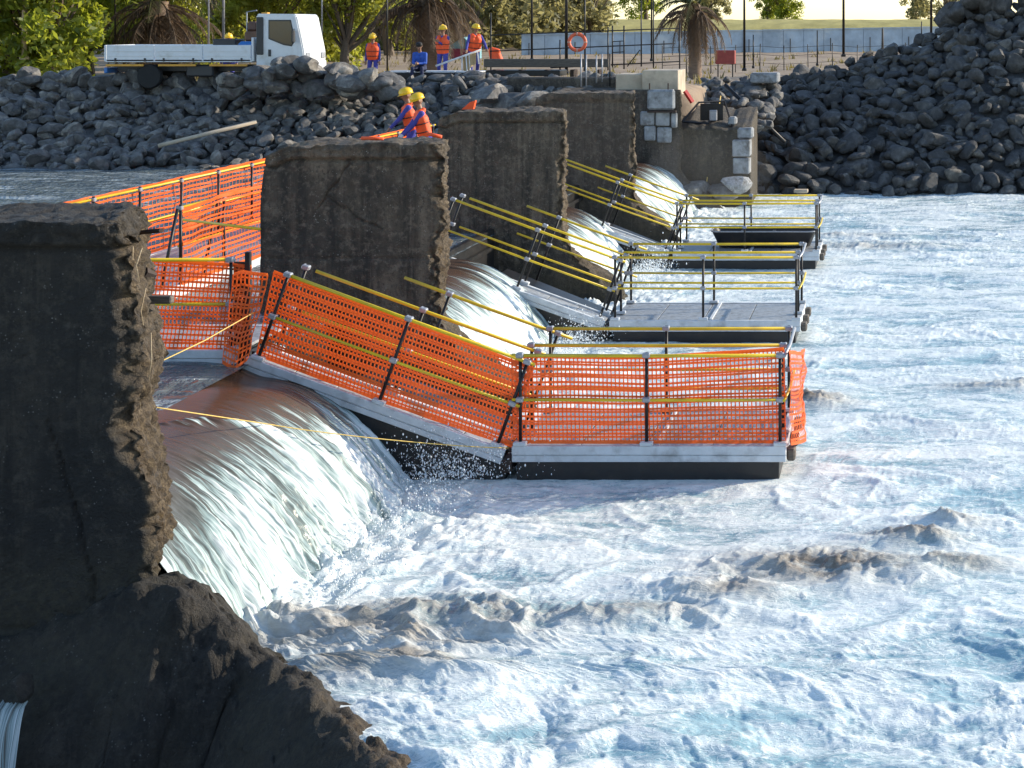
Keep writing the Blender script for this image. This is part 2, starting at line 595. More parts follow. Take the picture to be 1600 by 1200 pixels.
def river_height(X, Y):
    wx = X + .30 * perlin(X * .8, Y * .8, 3.1) + .10 * perlin(X * 2.6, Y * 2.6, 5.1)
    wy = Y + .30 * perlin(X * .8, Y * .8, 8.4) + .10 * perlin(X * 2.6, Y * 2.6, 1.4)
    swell = fbm(wx * .34, wy * .62, 0.5, 2)
    c1 = crest(wx * .85, wy * 1.55, 2.2)
    c2 = crest(wx * 1.9, wy * 3.4, 5.2)
    c3 = crest(wx * 4.6, wy * 7.0, 1.2)
    c4 = crest(wx * 10.5, wy * 14.0, 7.2)
    b1 = fbm(wx * 1.1, wy * 1.4, 2.2, 2, .5, 'billow')
    b2 = fbm(wx * 3.0, wy * 3.6, 5.2, 3, .52, 'billow')
    turb = .5 + .5 * smooth(-.35, .45, perlin(X * .22 + 4, Y * .42, 9.0))
    turb2 = .25 + .75 * smooth(-.3, .4, perlin(X * .5 + 14, Y * .8, 4.0))
    toe = np.exp(-np.clip(X + 5.35, 0, None) / .75) * (Y > 13.2)
    h = .06 * swell + turb * (.038 * c1 + .027 * c2 * turb2 + .013 * c3 + .0075 * c4)
    h = h + toe * (.04 + .13 * np.clip(b1, -.3, 1) + .085 * b2)
    near = smooth(14.5, 10.8, Y)
    h = h + near * (.06 * fbm(wx * .75, wy * 1.0, 4.0, 2, .5, 'billow') + .03 * b2 * .6)
    silt = 0.0
    for (c, sx, sy, a) in SILT:
        d = ((X - c[0]) / (sx * 1.15)) ** 2 + ((Y - c[1]) / (sy * 1.15)) ** 2
        silt = np.maximum(silt, a * np.exp(-d * 1.1))
    sm = np.clip(silt * (1 + .5 * perlin(wx * 1.3, wy * 2.0, 6.6)), 0, 1)
    h = h + sm * (.035 + .085 * c1 + .055 * c2 + .028 * c3 + .012 * c4 + .03 * np.clip(b1, 0, 1))
    # foam: dense on the crests, thin in long streaks along the current
    streak = fbm(wx * .35, wy * 1.5, 2.0, 3, .55)
    streak2 = fbm(wx * 1.1, wy * 4.2, 12.0, 3, .55)
    foam = .22 + .22 * c1 + .20 * c2 + .16 * c3 + .42 * streak + .34 * streak2 + .45 * toe + .10 * swell
    calm = 0.0
    for (x0, x1, y0, y1) in HULLS:
        inside = smooth(x0 - .1, x0 + .3, X) * smooth(x1 + .25, x1, X) * smooth(y0 - .25, y0, Y) * smooth(y1 + .3, y1 + .1, Y)
        calm = np.maximum(calm, inside)
    h = h * (1 - .65 * calm) + calm * .02 - .05
    return h, np.clip(foam, -.2, 1.2), np.clip(sm, 0, 1)


rows = np.concatenate([np.linspace(-6, 8.5, 16), np.geomspace(9.0, 53.0, 640)])
u = np.concatenate([np.linspace(0, 1, 620), 1 + np.geomspace(.004, 6, 40)])
YY = np.repeat(rows[:, None], len(u), 1)
left = np.where(YY < 13.15, ridge_x(YY) - .1, -7.0 + 1.1 * smooth(13.9, 13.15, YY))
left = np.where(YY < 5.5, RIDGE[-1, 0] - .2, left)
XX = left + u[None, :] * (1.6 + .125 * YY - left)
hh, ff, ss = river_height(XX, YY)
river = obj_from('river_downstream', np.stack([XX, YY, hh], -1), grid_faces(len(rows), len(u)), M_FOAM, shade=True,
                 attrs={'foam': ff.ravel(), 'silt': ss.ravel()})
tag(river, 'churning white foaming river below the weir', kind='structure')

# dark lower pool on the camera side of the near pier
px_, py_ = np.meshgrid(np.linspace(-30, -.4, 60), np.linspace(-6, 13.3, 50))
pool = obj_from('side_pool', np.stack([px_, py_, np.full_like(px_, -1.55) + .03 * fbm(px_, py_, 0, 3)], -1), grid_faces(50, 60), M_CALM, shade=True)
tag(pool, 'dark low water in front of the near pier', kind='structure')

# upstream calm water
uy = np.concatenate([np.linspace(14, 48.5, 420)])
ux = np.concatenate([-9.6 - np.geomspace(.01, 190, 50)[::-1], np.linspace(-9.6, CREST_X, 60)])
ux = np.concatenate([-30 - np.geomspace(1, 170, 20)[::-1], np.linspace(-30, CREST_X, 420)])
UX, UY = np.meshgrid(ux, uy)
uh = UP + .040 * fbm(UX * .55 + .4 * perlin(UX * .3, UY * .3, 1), UY * 1.9, 3, 2, .5, 'ridge') + .016 * fbm(UX * .8, UY * 1.6, 0, 3) + .02 * perlin(UX * .25, UY * .8, 2)
edge = smooth(CREST_X - .9, CREST_X, UX)
uh = uh * (1 - edge) + UP * edge
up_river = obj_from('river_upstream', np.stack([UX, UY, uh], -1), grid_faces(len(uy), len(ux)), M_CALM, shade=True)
tag(up_river, 'calm dark rippled water above the weir', kind='structure')


# ------------------------------------------------------------------ falling water over each bay of the weir
def make_fall(y0, y1, ny, nt, label, wake=False):
    t = np.linspace(-.25, TOE_T + .05, nt)
    s = np.linspace(y0, y1, ny)
    S, T = np.meshgrid(s, t)
    tt = np.clip(T, 0, None)
    S2 = S + .10 * perlin(S * .6, T * .35, 1.0) * tt
    str1 = perlin(S2 * 2.2, T * .45, .3)
    str2 = perlin(S2 * 6.5, T * .7, 3.3)
    str3 = perlin(S2 * 17., T * 1.1, 5.3)
    str4 = perlin(S2 * 38., T * 1.9, 9.3)
    # every strand leaves the crest a little earlier or later
    off = .07 * str1 * smooth(.1, 1.3, tt)
    Z = UP - .32 * np.clip(tt + off, 0, None) ** 2.2
    slope = .7 * np.clip(tt, 0, 3) ** 1.2
    nrm = 1 / np.sqrt(1 + slope ** 2)
    amp = smooth(.15, 1.6, tt)
    rope_ = np.clip(1 - 2.2 * np.abs(perlin(S2 * 5.2, T * .8, 21.0)), 0, 1) ** 2
    rope2 = np.clip(1 - 2.2 * np.abs(perlin(S2 * 11., T * 1.5, 23.0)), 0, 1) ** 2
    d = amp * (.016 * str2 + .012 * str3 + .010 * str4 + .030 * rope_ + .016 * rope2 + .020 * amp * fbm(S * 7, T * 6, 3.0, 3, .55))
    froth = smooth(1.55, 2.1, tt)
    d = d + froth * .10 * fbm(S * 3, T * 4, 2.0, 3, .5, 'billow')
    S = S - .42 * smooth(.9, 2.0, tt) * np.exp(-(S - y0) / .7) if wake else S
    X = CREST_X + T + d * slope * nrm
    Z = Z + d * nrm
    if wake: Z = Z - .14 * smooth(17.0, 18.3, S) * smooth(-.25, .2, T)
    foam = -.74 + (0 if wake else .22) + 1.14 * smooth(.15 if wake else -.1, 1.5, tt + .30 * str1) + .28 * str2 * amp + .22 * froth + .30 * (rope_ - .3) * amp + .24 * (rope2 - .3) * amp + .50 * perlin(S2 * .9, T * .9, 7.0) * amp + .25 * perlin(S2 * 2.6, T * 1.6, 17.0) * amp
    if wake:
        # white wake where the dragging rope cuts the water
        a = np.array((-7.05, 15.75)); b = np.array((-6.25, 16.75))
        P = np.stack([CREST_X + T, S], -1)
        ab = b - a
        k = np.clip(((P - a) @ ab) / (ab @ ab), 0, 1)
        q = a + k[..., None] * ab
        dist = np.linalg.norm(P - q, axis=-1) + .06 * perlin(S * 5, T * 5, 1.0)
        wk = np.exp(-(dist / .07) ** 2)
        down = smooth(.0, .12, CREST_X + T - np.interp(S, [15.75, 16.75], [-7.05, -6.25])) * (S > 15.75) * (S < 17.1)
        tail = down * np.exp(-np.clip(CREST_X + T + 6.9, 0, None) / .9) * (.5 + str3)
        foam = foam + 1.1 * wk * (.6 + .8 * str3) + .55 * np.clip(tail, 0, 1)
        Z = Z + .030 * wk * (1 + str3)
    o = obj_from('waterfall', np.stack([X, S, Z], -1), grid_faces(nt, ny)[:, ::-1], M_FALL, shade=True,
                 attrs={'foam': foam.ravel(), 'fs': S2.ravel(), 'ft': tt.ravel()})
    return tag(o, label, kind='structure')


BAYS = [(PIER_FRONT[0] + .32, 18.75), (PIER_FRONT[1] + PIER_T - .2, 26.75),
        (PIER_FRONT[2] + PIER_T - .2, 34.75), (PIER_FRONT[3] + PIER_T - .2, 46.3)]
make_fall(*BAYS[0], 420, 150, 'broad glassy waterfall between the two nearest piers', True)
make_fall(*BAYS[1], 200, 80, 'white waterfall between the second and third piers')
make_fall(*BAYS[2], 160, 60, 'white waterfall between the third and fourth piers')
make_fall(*BAYS[3], 140, 50, 'white waterfall between the fourth pier and the abutment')


# ------------------------------------------------------------------ concrete piers
def lattice(nx, ny, nz):
    idx = -np.ones((nx + 1, ny + 1, nz + 1), dtype=np.int64)
    I, J, K = np.meshgrid(np.arange(nx + 1), np.arange(ny + 1), np.arange(nz + 1), indexing='ij')
    m = (I == 0) | (I == nx) | (J == 0) | (J == ny) | (K == 0) | (K == nz)
    idx[m] = np.arange(m.sum())
    uvw = np.stack([I[m] / nx, J[m] / ny, K[m] / nz], 1)
    fs = []
    def side(A, flip):
        q = np.stack([A[:-1, :-1], A[1:, :-1], A[1:, 1:], A[:-1, 1:]], -1).reshape(-1, 4)
        fs.append(q[:, ::-1] if flip else q)
    side(idx[:, 0, :], False); side(idx[:, ny, :], True)
    side(idx[0, :, :], True); side(idx[nx, :, :], False)
    side(idx[:, :, 0], True); side(idx[:, :, nz], False)
    return uvw, np.concatenate(fs)


def seg_dist(X, Z, pts):
    best = np.full(X.shape, 9.0)
    P = np.stack([X, Z], -1)
    for a, b in zip(pts[:-1], pts[1:]):
        a = np.array(a, float); b = np.array(b, float)
        k = np.clip(((P - a) @ (b - a)) / ((b - a) @ (b - a)), 0, 1)
        best = np.minimum(best, np.linalg.norm(P - (a + k[:, None] * (b - a)), axis=1))
    return best


def make_pier(label, xl, xr, y0, thick, zt, zb, res, mat, seed, flare=1.15, taper=.22, round_left=True, cracks=(), joint=None, endprof=None, chipprof=None):
    uvw, faces = lattice(*res)
    u, v, w = uvw.T
    X = xl + (xr - xl) * u; Y = y0 + thick * v; Z = zb + (zt - zb) * w
    X0, Y0, Z0 = X.copy(), Y.copy(), Z.copy()
    q = seed * 3.7
    e = smooth(xr - .42, xr - .02, X0)                        # broken downstream end
    rag = fbm(Y0 * 1.6 + q, Z0 * 1.5, q, 4, .55)
    rag2 = fbm(Y0 * 8 + q, Z0 * 3.2, q + 2, 4, .6, 'billow')
    edge_front = smooth(.30, .0, v)
    rag3 = fbm(Y0 * 17 + q, Z0 * 8, q + 6, 3, .6, 'ridge')
    X = X + e * (.065 * rag - .040 * rag2 - .035 * rag3 - .03) - smooth(xr - 1.5, xr, X0) * taper * v
    X = X + e * -.09 * np.clip(perlin(Z0 * 1.1 + q, Y0 * .4, q), 0, 1)
    # the front arris is chipped away
    chip = np.clip(fbm(Z0 * 2.2 + q, X0 * 1.2, q, 4, .6) + .12, 0, 1)
    if endprof: X = X + e * np.interp(Z0, [a_[0] for a_ in endprof], [a_[1] for a_ in endprof])
    cw = np.interp(Z0, [a_[0] for a_ in chipprof], [a_[1] for a_ in chipprof]) if chipprof else .12
    chipm = smooth(xr - cw - .08 * chip, xr - .3 * cw, X0)
    Y = Y + chipm * edge_front * (.02 + .09 * chip + .5 * (cw > .15) * (X0 - (xr - cw)).clip(0, 1)) + chipm * edge_front * .05 * fbm(X0 * 9, Z0 * 6, q, 3, .6, 'ridge')
    fl = smooth(1.3, -.1, Z0) ** 1.25
    X = X + flare * fl * u ** 3 * (1 + .25 * rag)
    Y = Y - .06 * fl * (v < .5)
    # cap slab with a shadow joint below
    cap = smooth(zt - .20, zt - .17, Z0)
    jn = np.exp(-((Z0 - (zt - .215)) / .022) ** 2)
    ragc = fbm(X0 * 3 + q, Z0 * 6, q + 5, 4, .6)
    front = (v < .02)
    Y = Y + np.where(v < .5, -1, 1) * (cap * (.035 + .035 * ragc) - jn * .055)
    Z = Z + smooth(zt - .1, zt, Z0) * (.05 * fbm(X0 * 1.3 + q, Y0 * 1.3, q, 4, .6) + .02 * fbm(X0 * 7, Y0 * 7, q, 2))
    # weathering of the faces
    side = np.where(v < .5, -1.0, 1.0)
    Y = Y + side * (.012 * fbm(X0 * 2.2, Z0 * 2.2, q, 4) + .006 * fbm(X0 * 9, Z0 * 9, q, 3))
    for pts in cracks:
        dd = seg_dist(X0 + .03 * perlin(X0 * 6, Z0 * 6, q), Z0 + .03 * perlin(X0 * 6, Z0 * 6, q + 3), pts)
        Y = Y + (v < .5) * .030 * np.exp(-(dd / .011) ** 2)
    if joint is not None:
        zj = joint + .03 * perlin(X0 * 1.5, q, 0)
        Y = Y + (v < .5) * (.02 * np.exp(-((Z0 - zj) / .018) ** 2) - .012 * (Z0 < zj))
    if round_left:
        r1, r2 = .5, .9
        a = np.clip((xl + r1 - X0) / r1, 0, 1); b = np.clip((Z0 - (zt - r2)) / r2, 0, 1)
        m = np.maximum(a, b); nn = np.sqrt(a * a + b * b) + 1e-9
        k = np.where(m > 0, m / nn, 1)
        kk = np.where((a > 0) & (b > 0), k, 1) * .55 + .45
        X = np.where((a > 0) & (b > 0), xl + r1 - (xl + r1 - X) * kk, X)
        Z = np.where((a > 0) & (b > 0), zt - r2 + (Z - (zt - r2)) * kk, Z)
    broken = np.clip((u > .985) * (.55 + .6 * rag) + chipm * (.25 + chip * 1.2), 0, 1) * (1 - .75 * cap) * smooth(.1, .8, Z0)
    algae = np.clip(smooth(1.1, .2, Z0 + .35 * rag) * .8, 0, 1)
    root = thing('concrete_pier', label, 'pier', (0, 0, 0), 0, 'weir piers')
    body = obj_from('body', np.stack([X, Y, Z], -1), faces, mat, root, True, {'broken': broken, 'algae': algae})
    return root


XL, XR, ZT = -8.5, -6.05, 3.6
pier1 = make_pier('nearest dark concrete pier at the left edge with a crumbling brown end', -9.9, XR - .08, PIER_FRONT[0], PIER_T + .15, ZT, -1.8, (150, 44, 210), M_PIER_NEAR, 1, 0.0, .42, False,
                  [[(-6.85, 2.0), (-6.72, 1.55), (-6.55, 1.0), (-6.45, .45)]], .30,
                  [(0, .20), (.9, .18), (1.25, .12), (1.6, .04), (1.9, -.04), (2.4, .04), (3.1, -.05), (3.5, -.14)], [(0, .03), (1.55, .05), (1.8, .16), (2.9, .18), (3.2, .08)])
pier2 = make_pier('broad concrete pier with a cracked face behind the long orange net', XL, XR, PIER_FRONT[1], PIER_T, ZT, -1.0, (140, 34, 200), M_PIER, 2,
                  cracks=[[(-7.25, 3.42), (-7.42, 3.15), (-7.62, 2.9), (-7.72, 2.72)], [(-7.62, 2.9), (-7.2, 2.62), (-6.85, 2.45)]], joint=2.05)
pier3 = make_pier('third concrete pier, between the two bare yellow gangways', XL, XR, PIER_FRONT[2], PIER_T, ZT, -1.0, (90, 24, 130), M_PIER, 3, joint=1.6)
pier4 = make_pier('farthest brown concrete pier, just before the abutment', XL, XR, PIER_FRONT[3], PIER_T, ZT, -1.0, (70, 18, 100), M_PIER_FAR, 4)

# rock-like concrete foot of the near pier
crest = np.concatenate([[(-14.0, 13.0, .30), (-9.6, 13.0, .3), (-8.2, 13.0, .28), (-7.0, 13.0, .3)], RIDGE])
seg = np.concatenate([[0], np.cumsum(np.linalg.norm(np.diff(crest, axis=0), axis=1))])
sl = np.linspace(0, seg[-1], 330)
C = np.stack([np.interp(sl, seg, crest[:, k]) for k in range(3)], 1)
tan = np.gradient(C, axis=0); tan[:, 2] = 0
tan /= np.linalg.norm(tan, axis=1, keepdims=True)
nrm = np.stack([-tan[:, 1], tan[:, 0], np.zeros(len(tan))], 1)          # towards the river side
prof = np.array([(-1.1, -2.1), (-.85, -1.4), (-.55, -.75), (-.30, -.28), (-.10, -.04), (.06, 0.0), (.20, -.06), (.42, -.28), (.75, -.75), (1.05, -1.3)])
pk = np.linspace(0, len(prof) - 1, 74)
po = np.interp(pk, np.arange(len(prof)), prof[:, 0]); pz = np.interp(pk, np.arange(len(prof)), prof[:, 1])
SS, PP = np.meshgrid(sl, np.arange(len(pk)), indexing='ij')
V = C[:, None, :] + nrm[:, None, :] * po[None, :, None]
V[..., 2] += pz[None, :]
wall = smooth(7.0, 5.9, sl)[:, None]                                    # under the pier: only the front counts
nz_ = fbm(V[..., 0] * 1.3, V[..., 1] * 1.3, V[..., 2] * 1.3, 5, .55)
nb_ = fbm(V[..., 0] * 3.2, V[..., 1] * 3.2, V[..., 2] * 3.2, 4, .55, 'billow')
D = (.13 * nz_ + .06 * nb_ + .018 * fbm(V[..., 0] * 9, V[..., 1] * 9, V[..., 2] * 9, 3, .6, 'ridge')) * (1 - .75 * wall * (V[..., 1] > 12.7))
V[..., 2] += D * .8
V[..., 0] += D * nrm[:, None, 0] * .5; V[..., 1] -= np.abs(D) * .35
brk = smooth(9.0, 11.5, SS) * np.clip(smooth(-.6, .2, po)[None, :] * (.7 + nz_ * 1.2), 0, 1)
obj_from('foot', V, grid_faces(len(sl), len(pk))[:, ::-1], M_PIER_NEAR, pier1, True,
         {'broken': brk.ravel(), 'algae': np.clip(.35 - .5 * nz_, 0, .7).ravel() * (1 - brk.ravel())})

# stubs of old timber and steel in the broken end of the near pier
mb = MB(); a = W(212, 364, 14.2); b = W(252, 360, 13.9); mb.tube([a, b], .022, 6)
mb.build('steel_stub', M_RUST, pier1)
mb = MB(); mb.box((W(232, 468, 13.9)[0], 13.86, W(0, 474, 13.9)[2]), (W(270, 468, 13.9)[0], 13.94, W(0, 462, 13.9)[2]), .01)
mb.build('timber_stub', M_WOODG, pier1)
for (xa, ya, xb, yb, k) in ((183, 381, 196, 455, .3), (208, 385, 214, 470, .8), (222, 388, 218, 440, .2), (200, 470, 206, 540, .5), (228, 450, 226, 520, .9), (236, 520, 232, 600, .4), (215, 560, 219, 640, .7)):
    pa, pb = W(xa, ya, 13.02 + .5 * k), W(xb, yb, 13.02 + .55 * k)
    pm_ = (pa + pb) / 2 + np.array((.03 * math.sin(k * 20), -.03, 0))
    MB().tube([pa, pm_, pb], [.004, .004, .002], 5).build('dry_root', M_WOODL, pier1, True)
mb = MB(); mb.tube([W(225, 425, 13.8), W(243, 430, 13.9)], [.05, .02], 6)
mb.build('steel_stub', M_RUST, pier1)

# ------------------------------------------------------------------ railings, gangways, floating platforms
def railing(parent, T, x0, x1, y, posts, h=1.04, mid=.53, top=True, ends=True, zb=0.0, lower=True, rpost=.020):
    """one fence line: yellow tubes on black posts with grey clamps, in the local frame mapped by T"""
    if top:
        MB().tube([(x0, y, h), ((x0 + x1) / 2, y, h - .006), (x1, y, h)], .021, 8, True, T).build('top_rail', M_YELLOW, parent, True)
    if lower:
        MB().tube([(x0, y, mid), ((x0 + x1) / 2, y, mid - .006), (x1, y, mid)], .018, 8, True, T).build('mid_rail', M_YELLOW, parent, True)
    for p in posts:
        MB().tube([(p, y + .03, zb), (p, y + .03, h + .03)], rpost, 8, True, T).build('post', M_STEEL, parent, True)
        for zc in (([h] if top else []) + ([mid] if lower else [])):
            MB().box((p - .045, y - .032, zc - .03), (p + .045, y + .058, zc + .03), .012, T).build('clamp', M_CLAMP, parent)
        MB().box((p - .075, y - .03, zb), (p + .075, y + .09, zb + .045), .008, T).build('post_foot', M_ALU, parent)


def beam(parent, T, x0, x1, y0, y1, z0, z1, name='side_beam'):
    zm = z0 + (z1 - z0) * .42
    m = MB().box((x0, y0, zm + .006), (x1, y1, z1), .006, T)
    m.box((x0, y0 + .006, z0), (x1, y1, zm - .004), .006, T)
    m.box((x0, y0 + .02, zm - .02), (x1, y1 - .002, zm + .02), 0, T)
    return m.build(name, M_ALU, parent)


def deck_planks(parent, T, x0, x1, y0, y1, z, step=.5):
    n = max(1, int(round((x1 - x0) / step)))
    for i in range(n):
        a = x0 + (x1 - x0) * i / n; b = x0 + (x1 - x0) * (i + 1) / n
        MB().box((a + .006, y0, z - .035), (b - .006, y1, z), .004, T).build('deck_panel', M_DECK, parent)


def make_gangway(base, label):
    """sloping walkway from the upstream side down to the floating platform"""
    x, y, z = base
    root = thing('gangway', label, 'gangway', base, 0, 'gangways over the weir')
    a = math.radians(-20.0)
    ca, sa = math.cos(a), math.sin(a)
    T = lambda p: (p[0] * ca - p[2] * sa, p[1], p[0] * sa + p[2] * ca)
    L = 3.16
    beam(root, T, 0, L, 0.0, .07, -.17, 0.0)
    beam(root, T, 0, L, .56, .63, -.17, 0.0)
    deck_planks(root, T, .02, L - .02, .072, .558, -.03)
    railing(root, T, .08, L - .02, .015, [.12, 1.6, 3.05])
    railing(root, T, .25, L - .02, .585, [.12, 1.6, 3.05])
    railing(root, T, 1.0, L + .08, 1.72, [1.6, 3.05], zb=-.25)
    # black float under the lower half
    zb = -z - .45
    poly = [(.95, -.95), (.95, -.47), (L * ca - .02, L * sa - .185), (L * ca - .02, zb), (1.5, zb)]
    MB().prism(poly, 1, .05, 1.75).build('float_hull', M_HULL, root)
    MB().box((L * ca - .05, .0, L * sa - .26), (L * ca + .07, .6, L * sa - .10), .02).build('hinge', M_RUST, root)
    return root


def make_platform(base, length, label):
    root = thing('floating_platform', label, 'platform', base, 0, 'floating platforms below the weir')
    I = lambda p: p
    Wd = 1.75
    z = base[2]
    beam(root, I, 0, length, 0, .07, -.185, 0.0)
    beam(root, I, 0, length, Wd - .07, Wd, -.185, 0.0)
    m = MB().box((length - .09, .072, -.17), (length, Wd - .072, -.004), .006); m.build('end_beam', M_ALU, root)
    deck_planks(root, I, .01, length - .092, .072, Wd - .072, -.012, .78)
    MB().box((.05, .03, -z - .5), (length - .08, Wd - .03, -.187), .01).build('pontoon_hull', M_HULL, root)
    MB().box((length * .52, .08, -.008), (length * .52 + .05, Wd - .08, .018), .004).build('deck_strip', M_ALU, root)
    ps = [.09, length * .49, length - .07]
    railing(root, I, .0, length - .03, .015, ps)
    railing(root, I, .05, length - .03, .60, [.09, length - .07], lower=True)
    railing(root, I, .1, length - .03, Wd - .1, ps)
    # end rail across the downstream end
    e = length - .02
    for zz, rr in ((1.04, .021), (.53, .018)):
        MB().tube([(e, -.02, zz), (e + .03, .6, zz + .01), (e + .02, Wd - .08, zz)], rr, 8).build('end_rail', M_CLAMP if zz > 1 else M_YELLOW, root, True)
    # rubber fenders bolted to the end
    for yy in (.1, .75, 1.45):
        MB().box((length + .002, yy, -.2), (length + .10, yy + .22, -.06), .02).build('fender', M_WOODG, root)
    return root


Y1, Y2, Y3 = 18.4, 26.4, 34.4
gang1 = make_gangway((-7.385, Y1, 1.40), 'sloping gangway whose near side is covered by orange net')
gang2 = make_gangway((-7.66, Y2, 1.40), 'bare gangway with yellow rails between the second and third piers')
gang3 = make_gangway((-7.70, Y3, 1.40), 'farthest gangway with yellow rails beside the last pier')
plat1 = make_platform((-4.34, Y1, .37), 3.15, 'nearest floating platform, its long side hung with orange net')
plat2 = make_platform((-4.62, Y2, .34), 3.15, 'middle floating platform with open deck and bare yellow rails')
plat3 = make_platform((-4.66, Y3, .34), 3.15, 'farthest floating platform carrying a black trough')

# upstream landing and the long walkway behind the piers
land = thing('upstream_landing', 'flat landing with netted rail at the head of the near gangway', 'landing', (-12.0, Y1, 1.47))
I_ = lambda p: p
beam(land, I_, 0.0, 4.49, 0, .07, -.17, 0)
beam(land, I_, 0.0, 4.49, 1.53, 1.6, -.17, 0)
deck_planks(land, I_, .01, 4.48, .072, 1.528, -.012, .75)
railing(land, I_, 0.0, 4.44, .015, [.1, 1.6, 3.1, 4.42])
MB().box((.2, .1, -.6), (4.2, 1.5, -.18), .02).build('float', M_HULL, land)
MB().tube([(2.0, 4.3, .98), (3.55, 3.1, 1.0)], .02, 8).build('brace_rail', M_YELLOW, land, True)
MB().box((4.42, .10, -.25), (4.60, .16, 1.0), .01).build('stop_plate', M_RUST, land)
MB().box((4.57, .06, -.15), (4.63, .12, 1.12), .005).build('plate_post', M_STEEL, land)

walk = thing('upstream_walkway', 'long floating walkway running along the upstream side of the piers', 'walkway', (-12.1, 20.0, 1.47))
WL = 22.5
TW = lambda p: (p[1], p[0], p[2])            # runs along +Y
def beam_y(parent, x0, x1, y0, y1):
    MB().box((x0, y0, -.17), (x1, y1, 0), .006).build('side_beam', M_ALU, parent)
beam_y(walk, 0, .07, 0, WL); beam_y(walk, 1.83, 1.9, 0, WL)
for i in range(15):
    MB().box((.072, i * 1.5 + .01, -.05), (1.828, i * 1.5 + 1.49, -.012), .004).build('deck_panel', M_DECK, walk)
for i in range(4):
    MB().box((.15, i * 5.6 + .3, -.6), (1.75, i * 5.6 + 5.2, -.19), .03).build('float', M_HULL, walk)
for (xx, ya, yb, h) in ((.05, 2.7, WL, 1.1), (1.85, 3.1, WL, 1.1)):
    MB().tube([(xx, ya, h), (xx, yb, h)], .021, 8).build('top_rail', M_YELLOW, walk, True)
    MB().tube([(xx, ya, .55), (xx, yb, .55)], .018, 8).build('mid_rail', M_YELLOW, walk, True)
    k = ya
    while k < yb:
        MB().tube([(xx + .03, k, 0), (xx + .03, k, h + .05)], .024, 8).build('post', M_STEEL, walk, True)
        MB().box((xx - .03, k - .04, h - .03), (xx + .06, k + .04, h + .03), .01).build('clamp', M_CLAMP, walk)
        k += 1.5
for k in (3.0, 4.4):
    MB().tube([(1.80, k - .35, 0), (1.88, k, 1.1)], .024, 8).build('brace', M_STEEL, walk, True)


# ------------------------------------------------------------------ orange safety nets
def make_net(top, bot, label, rows=20, spacing=.046, strand=.0245, thin=.015, seed=0, bulge=.03, normal=(0, -1, 0), heavy_top=True, vskip=1, amp=1.0, group='orange safety nets on the railings'):
    top = np.array(top, float); bot = np.array(bot, float)
    L = np.sum(np.linalg.norm(np.diff(top, axis=0), axis=1))
    st = np.concatenate([[0], np.cumsum(np.linalg.norm(np.diff(top, axis=0), axis=1))]); st /= st[-1]
    sb = np.concatenate([[0], np.cumsum(np.linalg.norm(np.diff(bot, axis=0), axis=1))]); sb /= sb[-1]
    nrm = np.array(normal, float)
    if nrm.ndim == 2:
        nr = lambda s: np.stack([np.interp(s, st, nrm[:, k]) for k in range(3)], -1)
    else:
        nr = lambda s: np.broadcast_to(nrm, s.shape + (3,))

    def P(s, v):
        """s along, v 0 bottom .. 1 top"""
        a = np.stack([np.interp(s, st, top[:, k]) for k in range(3)], -1)
        b = np.stack([np.interp(s, sb, bot[:, k]) for k in range(3)], -1)
        h = np.linalg.norm(a - b, axis=-1)[..., None]
        wob = amp * .5 * (.028 * perlin(s * L * .7, v * 3.1, seed) + .014 * perlin(s * L * 2.3, v * 7, seed + 4))
        sagv = amp * .020 * perlin(s * L * 1.1 + 5, v * 2, seed + 7) * 4 * v * (1 - v)
        vv = (v + (wob * .55 + sagv) / h[..., 0])[..., None]
        p = b + (a - b) * vv
        out = bulge * (.6 + .8 * perlin(s * L * .5, v * 1.7, seed + 2)) + .018 * amp * perlin(s * L * 2.0, v * 5, seed + 9)
        return p + nr(s) * out[..., None]

    m_v = []; m_f = []
    base = 0
    def ribbon(pts, wdir, w, ndir, th):
        nonlocal base
        n = len(pts)
        q = np.stack([pts + wdir * w / 2 + ndir * th / 2, pts - wdir * w / 2 + ndir * th / 2,
                      pts - wdir * w / 2 - ndir * th / 2, pts + wdir * w / 2 - ndir * th / 2], 1).reshape(-1, 3)
        i = np.arange(n - 1)[:, None] * 4
        k = np.arange(4)[None, :]
        f = np.stack([i + k, i + (k + 1) % 4, i + 4 + (k + 1) % 4, i + 4 + k], -1).reshape(-1, 4) + base
        m_v.append(q); m_f.append(f); base += len(q)

    ns = max(8, int(L / .09))
    s = np.linspace(0, 1, ns)
    nd = nr(s)
    for r in range(rows):
        v = (r + .0) / (rows - 1)
        v = np.clip(v + .012 * math.sin(r * 2.3 + seed), 0, 1)
        pts = P(s, np.full(ns, v))
        up = P(s, np.full(ns, v + .02)) - pts
        up /= np.linalg.norm(up, axis=1, keepdims=True) + 1e-9
        w = strand * (1.0 + .25 * perlin(s * L * 3, r * 3.3, seed)) * (1.7 if (heavy_top and r in (0, rows - 1)) else 1.0)
        ribbon(pts, up, w[:, None], nd, .005)
    nc = max(4, int(L / spacing))
    vv = np.linspace(0, 1, rows * 1)
    for c in range(0, nc + 1, vskip):
        ss_ = np.full(len(vv), c / nc)
        pts = P(ss_, vv)
        sd = P(np.clip(ss_ + .004, 0, 1.01), vv) - P(np.clip(ss_ - .004, -.01, 1), vv)
        sd /= np.linalg.norm(sd, axis=1, keepdims=True) + 1e-9
        ribbon(pts - nr(ss_) * .0015, sd, thin, nr(ss_), .003)
    o = obj_from('safety_net', np.concatenate(m_v), np.concatenate(m_f), M_NET)
    return tag(o, label, 'net', group)


def lift(p, dx=0, dy=0, dz=0):
    return (p[0] + dx, p[1] + dy, p[2] + dz)


